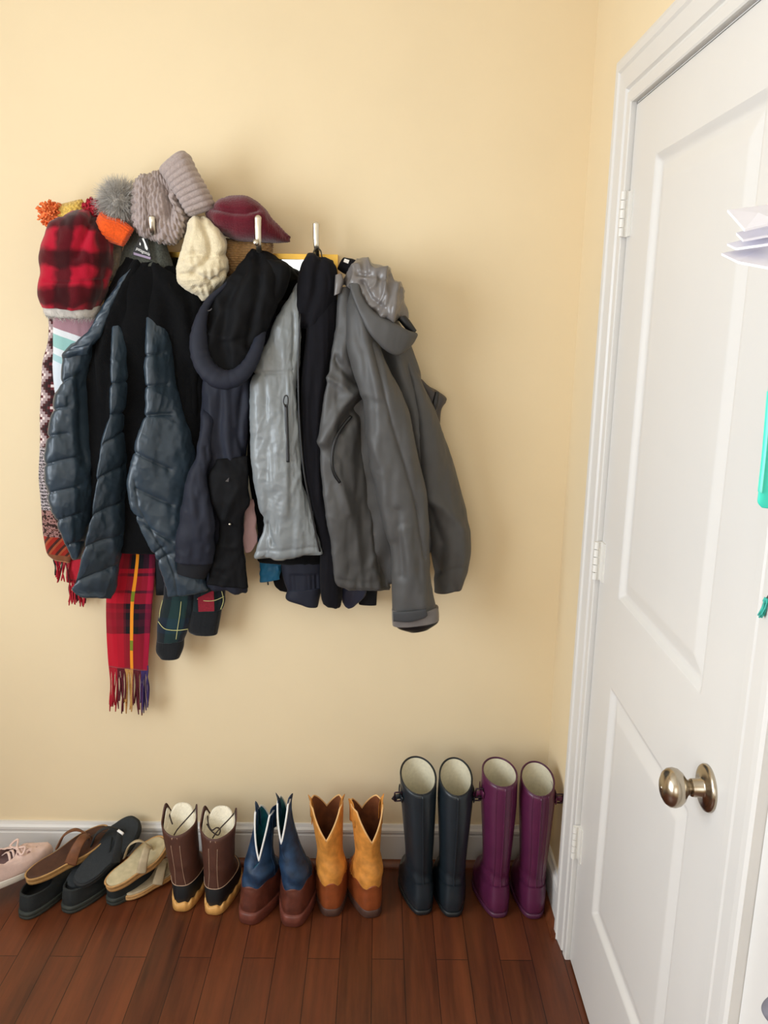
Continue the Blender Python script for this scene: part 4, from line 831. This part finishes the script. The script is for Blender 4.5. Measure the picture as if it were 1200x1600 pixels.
br = [(.02,.006,.200,.042,1,0),(.045,.002,.202,.046,1,0),(.07,.004,.196,.045,.9,0),(.1,.008,.165,.040,.6,.0),(.13,.012,.135,.040,.3,-.004),(.16,.022,.125,.034,0,-.010),(.2,.03,.124,.027,0,-.018),(.26,.036,.13,.0185,0,-.027),(.325,.034,.136,.0165,0,-.033)]
western((-.217,-.276), 'blue and brown western boot with pinched shaft, next to the tan boots', 'blue western boots', br, .104, vdip(.1, 1.15), m_blue, m_blue_in, m_bfoot, m_bedge, m_bsole, .0026, ankle(.05), True, .034, 1.1, .004, -.05)

# ---- brown lace-up duck boots --------------------------------------------
m_duck = leather('dark_brown_duck_leather', '#4e2f24', .15, .55, 20); m_fleece = mat('cream_fleece', '#ece3cc', 1, .06, 150, .8, 260, sheen=.3, dist=.003); m_lace = leather('dark_lace', '#2a1a12', .2, .6)
m_gum = mat('tan_gum_sole', '#cf9a55', .55, .08, 50, .15, 200); m_stitch = mat('pale_stitching', '#a98a72', .8, .1, 300, 0)
def duck(loc, label, dx, wr, lace):
    t = boot('duck_boot', label, loc, None, -.10 if lace else -.04, 'brown duck boots'); n = 96
    secs = [(.018,.010,.188,.036,1,0),(.04,.006,.192,.040,1,0),(.065,.006,.176,.041,.9,0),(.085,.008,.150,.041,.6,dx*.1),(.11,.008,.128,.042,.2,dx*.3),(.15,.008,.118,.043,0,dx*.5),(.2,.008,.118,.046,0,dx*.8),(.245,.010,.12,wr,0,dx)]
    rim = lambda th: -.016*np.exp(-(np.minimum(th, 2*PI-th)/.9)**2)+.036*np.exp(-((np.abs(th-PI)-1.15)/.34)**2)-.05*np.exp(-((th-PI)/.6)**2)
    G = boot_rings(secs, n, 110, rim, dent=ankle(.02)); zm = np.array([s for s in spline(secs, 110)[:, 0]])
    i0 = int(np.argmin(np.abs(zm-.078))); up = G[i0:]; mid, first, c, f = wall_shell(up, .004, .1)
    local(MB().rings(np.concatenate([up, [mid], [first]]), (True, False)), 'shaft', m_duck, t)
    # fleece lining standing higher than the leather at the tongue side
    Lg = lining(up, .0055, .1); th = np.arange(n)/n*2*PI
    lift = .056*np.exp(-((th-PI)/1.15)**4)
    top = Lg[0].copy(); cz = top.mean(0); top[:, 2] = top[:, 2].min()+.012+lift; 
    inner = top.copy(); inner[:, :2] = cz[:2]+(top[:, :2]-cz[:2])*.80; tipm = top.copy(); tipm[:, :2] = cz[:2]+(top[:, :2]-cz[:2])*.9; tipm[:, 2] += .007
    low = inner.copy(); low[:, 2] = .13
    local(MB().rings(np.concatenate([Lg[::-1][-8:-1], [top], [tipm], [inner], [inner*.5+low*.5], [low]]), (False, True)), 'fleece_lining', m_fleece, t)
    lo = G[:i0+3].copy(); cc = lo.mean(1)[:, None]; lo[..., :2] = cc[..., :2]+(lo[..., :2]-cc[..., :2])*1.03
    local(MB().rings(lo), 'rubber_foot', m_rub_sole, t)
    s0 = G[4].copy(); c0 = s0.mean(0); R_ = []
    for z, k, sc in ((0, 1.0, 0), (.003, 1.09, 0), (.022, 1.09, .004), (.026, 1.05, .004)):
        r = s0.copy(); r[:, :2] = c0[:2]+(s0[:, :2]-c0[:2])*k; r[:, 2] = z+sc*np.sin(th*14); R_.append(r)
    local(MB().rings(R_), 'sole', m_gum, t)
    for k in (4, -4): local(MB().tube(up[2:-3, k]+np.array([0,-.0006,0]), .0007, 5), 'stitching', m_stitch, t)
    local(MB().tube(np.vstack([lo[-1], lo[-1][:1]])*1.0, .0012, 6), 'stitching', m_stitch, t)
    # thong laces across the opening
    a, b = mid[int(n*.34)], mid[int(n*.66)]
    mb = MB(); p = lambda u, y, z: a+(b-a)*u+np.array([0, y, z])
    mb.tube(spline([p(0,0,-.01), p(.15,-.02,-.02), p(.5,-.045,-.045), p(.62,-.058,-.058)], 24), .0019, 6)
    if lace: mb.tube(spline([p(1.0,0,-.02), p(.85,-.03,-.035), p(.7,-.04,-.045), p(.55,-.035,-.04), p(.45,-.03,-.05), p(.5,-.04,-.06), p(.75,-.035,-.05), p(.95,-.02,-.04)], 40), .0019, 6)
    else: mb.tube(spline([p(1,0,-.02), p(.9,-.012,-.035), p(.8,-.02,-.05)], 16), .0019, 6)
    local(mb, 'lace', m_lace, t)
    q = mid[0]; local(MB().box((q[0]-.008, q[1]-.002, q[2]-.012), (q[0]+.008, q[1]+.001, q[2]-.006)), 'heel_tab', m_stitch, t)
    return t
duck((-.531,-.225), 'brown lace-up duck boot with cream fleece lining, next to the beige sandals', -.012, .0495, False)
duck((-.440,-.237), 'brown lace-up duck boot with cream fleece lining, next to the blue boots', .004, .051, True)

# ---- sandals and low shoes -------------------------------------------------
def foot_outline(L, wd, n=64):
    th = np.arange(n)/n*2*PI; s = (1-np.cos(th))/2
    pr = .80+.20*sstep(.3, .75, s)-.10*np.exp(-((s-.42)/.16)**2)
    return np.stack([wd/2*np.sign(np.sin(th))*np.abs(np.sin(th))**.72*pr+.006*np.sin(PI*s), L*s], 1)
def frame(H, T, up):
    H = np.array(H, float); y = np.array(T, float)-H; L = np.linalg.norm(y); y /= L
    z = np.array(up, float); z -= y*(z@y); z /= np.linalg.norm(z); x = np.cross(y, z)
    Mx = Matrix.Identity(4)
    for i in range(3): Mx[i][0], Mx[i][1], Mx[i][2], Mx[i][3] = x[i], y[i], z[i], H[i]
    return Mx, L
def slab(O, levels):
    c = O.mean(0); G = []
    for z, ins, cup in levels:
        r = np.linalg.norm(O-c, axis=1).mean(); P = c+(O-c)*(1-ins/r)
        arch = .010*np.exp(-((P[:, 1]/O[:, 1].max()-.3)/.3)**2)
        G.append(np.c_[P, z+cup*0+arch*0])
    return np.array(G)
def sandal(label, H, T, up, msole, mbed, mstrap, wd=.098, edge=None, group=None, th=.022, strap_w=.014, logo=False, name='flip_flop'):
    Mx, L = frame(H, T, up); t = thing(name, label, 'sandal', group=group, mw=Mx); O = foot_outline(L, wd)
    local(MB().rings(slab(O, [(0,.004,0),(.003,.0,0),(th*.5,.0005,0),(th*.55,.002,0),(th*.62,.0005,0),(th-.003,.0,0),(th,.002,0)])), 'sole', msole, t)
    bed = slab(O, [(th-.002,.004,0),(th+.003,.004,0),(th+.005,.0065,0),(th+.004,.014,0),(th+.003,.024,0)])
    local(MB().rings(bed), 'footbed', mbed, t)
    if edge is not None: 
        r = slab(O, [(th+.001, .0015, 0)])[0]; local(MB().tube(np.vstack([r, r[:1]]), .0028, 8), 'welt', edge, t)
    mb = MB(); z0 = th+.002
    for sg in (1, -1):
        P = [(sg*.002, L*.76, z0-.004), (sg*.004, L*.745, z0+.016), (sg*wd*.24, L*.66, z0+.040), (sg*wd*.42, L*.54, z0+.030), (sg*wd*.475, L*.44, z0-.004)]
        mb.tube(spline(P, 30), np.linspace(strap_w*.45, strap_w, 30), 10, .22, up=(0, .4, 1))
    mb.tube([(0, L*.765, z0-.01), (0, L*.755, z0+.018)], .004, 10)
    st = local(mb, 'strap', mstrap, t)
    if logo:
        P = (.018, L*.70, z0+.0385); local(MB().box((P[0]-.010, P[1]-.0035, P[2]-.002), (P[0]+.010, P[1]+.0035, P[2]+.0045)), 'strap_mark', m_label, st)
    return t
m_brsole = mat('tan_sole_edge', '#a8804c', .6, .15, 60, .2, 200); m_brbed = leather('brown_footbed', '#452819', .2, .7); m_brstrap = leather('brown_strap', '#6e4429', .2, .6)
m_bksole = mat('black_foam', '#1b1e20', .8, .1, 80, .3, 300); m_bkbed = mat('dark_grey_footbed', '#24282b', .9, .12, 120, .4, 350)
m_bgbed = leather('beige_footbed', '#b9ab88', .15, .8); m_bgstrap = leather('beige_strap', '#b3a284', .15, .7); m_bgsole = mat('tan_cork_edge', '#b58a55', .7, .15, 90, .3, 250)
m_dkshoe = mat('dark_canvas', '#151a1b', .8, .15, 100, .4, 350); m_dkin = mat('black_inside', '#0d0e0f', .95, .1, 60, 0); m_dksole = mat('dark_grey_sole', '#2b2f2a', .7, .12, 60, .2, 200)
# low dark shoes on the floor, heels to the viewer
def low_shoe(loc, label, rot, wd=.043, L=.2, hh=.064):
    t = thing('slip_on_shoe', label, 'shoe', group='dark slip-on shoes', mw=Matrix.Translation((loc[0], loc[1], 0)) @ Matrix.Rotation(rot, 4, 'Z'))
    G = boot_rings([(.014,.002,L-.004,wd-.002,.8,0),(.03,-.001,L,wd,.8,0),(.045,.0,L-.012,wd-.002,.8,0),(hh,.004,L-.09,wd-.008,.4,0)], 72, 40, lambda th: .004*np.cos(th))
    mid, first, c, f = wall_shell(G, .006, .1); Lg = lining(G, .007, .03)
    local(MB().rings(np.concatenate([G, [mid], [first]]), (True, False)), 'upper', m_dkshoe, t); local(MB().rings(Lg, (False, True)), 'inside', m_dkin, t)
    s0 = G[8].copy(); c0 = s0.mean(0); R_ = []
    for z, k in ((0, 1.0), (.003, 1.06), (.010, 1.07), (.0115, 1.045), (.013, 1.07), (.02, 1.07), (.023, 1.03)):
        r = s0.copy(); r[:, :2] = c0[:2]+(s0[:, :2]-c0[:2])*k; r[:, 2] = z; R_.append(r)
    local(MB().rings(R_), 'sole', m_dksole, t); return t
low_shoe((-.950,-.258), 'dark grey slip-on shoe on the floor at the left edge, under the pink sneaker', -.30)
low_shoe((-.845,-.232), 'dark slip-on shoe on the floor under the heel of the brown flip-flop', -.42)
low_shoe((-.735,-.200), 'black slip-on shoe on the floor, under the black flip-flop next to the beige sandals', -.5, .036, .17, .05)
sandal('brown leather flip-flop with tan sole edge, lying on top of the dark shoes', (-.955,-.215,.078), (-.775,-.050,.125), (-.10,-.35,1), m_brsole, m_brbed, m_brstrap, .085, m_brsole, strap_w=.017)
sandal('large black flip-flop with a small white mark on the strap, leaning on the baseboard', (-.822,-.205,.058), (-.700,-.028,.150), (-.05,-.62,1), m_bksole, m_bkbed, m_bksole, .100, None, logo=True)
sandal('black flip-flop lying under the larger black flip-flop', (-.852,-.192,.034), (-.730,-.012,.122), (-.05,-.62,1), m_bksole, m_bkbed, m_bksole, .096, None, strap_w=.004)
sandal('beige flip-flop with tan sole edge leaning beside the brown duck boots', (-.738,-.205,.050), (-.606,-.068,.105), (-.15,-.45,1), m_bgsole, m_bgbed, m_bgstrap, .085, m_bgsole)
sandal('tan flip-flop underneath the beige flip-flop, only its strap and edge showing', (-.700,-.185,.004), (-.585,-.03,.012), (0,-.05,1), m_bgsole, m_bgstrap, m_bgstrap, .080, None, th=.016, strap_w=.016)
# pink sneaker cut by the left edge of the frame
m_pinks = mat('pale_pink_canvas', '#d9bdb2', .9, .06, 60, .3, 300, sheen=.1); m_wsole = mat('white_rubber_sole', '#d8d0c4', .6, .05, 30, .1, 100)
Mx, L = frame((-1.10,-.245,.064), (-.955,-.085,.064), (-.1,-.15,1)); t = thing('sneaker', 'pale pink canvas sneaker with crumpled laces, cut off by the left edge of the photo', 'shoe', mw=Mx); L = .235
G = boot_rings([(.016,.0,L,.040,.8,0),(.03,-.001,L,.041,.8,0),(.045,.0,L-.012,.039,.8,0),(.058,.002,L-.05,.036,.7,0),(.07,.004,L-.095,.033,.4,0)], 72, 44, None)
G[..., 2] += .004*ridged(G[..., 0]/.02, G[..., 1]/.03, seed=4)*sstep(.03, .05, G[..., 2])
mid, first, c, f = wall_shell(G, .005, .1)
local(MB().rings(np.concatenate([G, [mid], [first]]), (True, False)), 'upper', m_pinks, t); local(MB().rings(lining(G, .006, .03), (False, True)), 'inside', mat('mauve_lining', '#8a6a66', .9, .1, 60, .2, 300), t)
s0 = G[4].copy(); c0 = s0.mean(0); R_ = []
for z, k in ((0, 1.0), (.003, 1.04), (.018, 1.05), (.022, 1.02)):
    r = s0.copy(); r[:, :2] = c0[:2]+(s0[:, :2]-c0[:2])*k; r[:, 2] = z; R_.append(r)
local(MB().rings(R_), 'sole', m_wsole, t)
mb = MB()
for k in range(4):
    y = L-.10+k*.012-.03; mb.tube(spline([(-.026, y, .055), (0, y+.006, .074), (.026, y, .055)], 14), .0035, 8, .5)
mb.tube(spline([(0, L-.095, .074), (.022, L-.085, .082), (.03, L-.1, .07), (.0, L-.098, .076), (-.024, L-.085, .084), (-.03, L-.105, .07), (0, L-.1, .075)], 50), .003, 8)
local(mb, 'lace', m_pinks, t)

# ================================================================== THINGS BY THE RIGHT EDGE
m_paper = mat('white_paper', '#eceaf2', .8, .02, 20, .05, 200); m_ink = mat('grey_print', '#9a97a6', .8, .05, 20, 0)
mh = thing('mail_rack', 'white wall rack holding the letters, just outside the right edge', 'mail rack', (XR, -1.40, 1.55))
mb = MB(); mb.box((XR-.008, -1.60, 1.45), (XR-.0008, -1.36, 1.75)).box((XR-.10, -1.60, 1.45), (XR-.008, -1.36, 1.458)); mb.build('rack', m_white, mh, smooth=False)
def envelope(label, pts, d0, d1, lines=()):
    """letter lying flat: tip, then outer corner; a thin folded sheet"""
    A = np.array(pts, float); n = np.cross(A[1]-A[0], A[3]-A[0]); n /= np.linalg.norm(n); n = n if n[2] > 0 else -n
    t = thing('letter', label, 'letter', tuple(A.mean(0)), 'letters in the wall rack')
    V = np.vstack([A, A+n*.0022, A.mean(0)+n*.0045]); 
    mesh('envelope', V, [(0,1,2,3),(0,1,5,4),(1,2,6,5),(2,3,7,6),(3,0,4,7),(4,5,8),(5,6,8),(6,7,8),(7,4,8)], m_paper, t, smooth=False)
    for a, b, w in lines:
        p, q = A[0]+(A[1]-A[0])*a[0]+(A[3]-A[0])*a[1], A[0]+(A[1]-A[0])*b[0]+(A[3]-A[0])*b[1]
        MB().tube([p-n*.0004, q-n*.0004], w, 6, .3).build('print', m_ink, t)
def Wp(x, y, d): return W(x, y, d)
# each sheet: tip, near corner, far inner corners towards the rack on the right wall
def sheet(tip, ne, d_tip, d_ne, depth_x=.14):
    a, b = W(*tip, d_tip), W(*ne, d_ne); e = np.array([depth_x, -.02, .012]); return [a, b, b+e, a+e]
def quadp(*p): return [W(x, y, d) for x, y, d in p]
envelope('letter with pointed corner, topmost of the white letters at the right edge', quadp((1136,331,1.30),(1163,362,1.40),(1215,349,1.40),(1215,321,1.22)), 0, 0, [((.35,.3),(.2,.95),.0005)])
envelope('thin letter with a bent corner, second from the top of the white letters', quadp((1150,367,1.31),(1161,378,1.38),(1215,368,1.38),(1215,352,1.24)), 0, 0, [((.5,.45),(.5,.6),.0007)])
envelope('thin letter lying on the lowest of the white letters', quadp((1136,384,1.30),(1150,391,1.36),(1215,382,1.38),(1215,365,1.24)), 0, 0)
envelope('letter with grey printed marks, lowest of the white letters', quadp((1127,399,1.30),(1153,412,1.39),(1215,424,1.42),(1215,380,1.22)), 0, 0, [((.70,.06),(.98,.12),.0009),((.98,.25),(.8,.4),.0007),((.95,.5),(.85,.7),.0007)])
m_teals = mat('turquoise_leather', '#3fd6bd', .5, .05, 20, .1, 200); m_tas = mat('turquoise_thread', '#3fae9f', .8, .15, 200, .3, 500)
tl = thing('lanyard', 'turquoise strap with rounded end hanging past the door at the right edge', 'lanyard', W(1200, 600, 1.2))
cloth('strap', tl, [(1204,560,1246,560,1.2,.008),(1199,620,1244,620,1.2,.008),(1191,710,1240,710,1.2,.008),(1185,770,1236,775,1.2,.008),(1184,785,1235,790,1.2,.008),(1190,793,1232,797,1.2,.006)], m_teals, p=.6)
cloth('edge_trim', tl, [(1200,612,1203,612,1.2,.011),(1193,700,1196,700,1.2,.011),(1185.5,768,1189,770,1.2,.011)], mat('pale_turquoise_edge', '#7fe8d2', .5, .05, 20, 0), nu=20, nv=30)
ta = thing('tassel', 'small turquoise thread tassel on a grey cord at the right edge', 'tassel', W(1200, 930, 1.2))
strip('cord', ta, [(1212,905),(1204,925),(1196,938)], 1.2, .0012, m_grey, ns=14)
mb = MB()
for i in range(26):
    x0 = 1195+rng.uniform(-1, 6); x1 = 1184+rng.uniform(-1, 10)+(x0-1195)*.4; yb_ = 963+rng.uniform(-4, 3); dd = 1.2+rng.uniform(-.004, .004)
    mb.tube(np.array([W(x0, 938, dd), W((x0+x1)/2+1, 950, dd), W(x1, yb_, dd)]), .0009, 5)
mb.build('threads', m_tas, ta); MB().tube([W(1199,935,1.2), W(1196,941,1.2)], .004, 10).build('binding', m_tas, ta)
gp = thing('pouch', 'dark grey rounded corner of a pouch at the lower right edge of the photo', 'pouch', W(1200, 1575, 1.42))
cloth('body', gp, [(1204,1562,1260,1556,1.42,.02),(1194,1576,1262,1570,1.42,.03),(1192,1584,1262,1585,1.42,.03),(1198,1592,1262,1600,1.42,.03),(1210,1600,1262,1620,1.42,.02)], mat('grey_fabric', '#6d6a72', .8, .15, 60, .3, 400), p=.8)
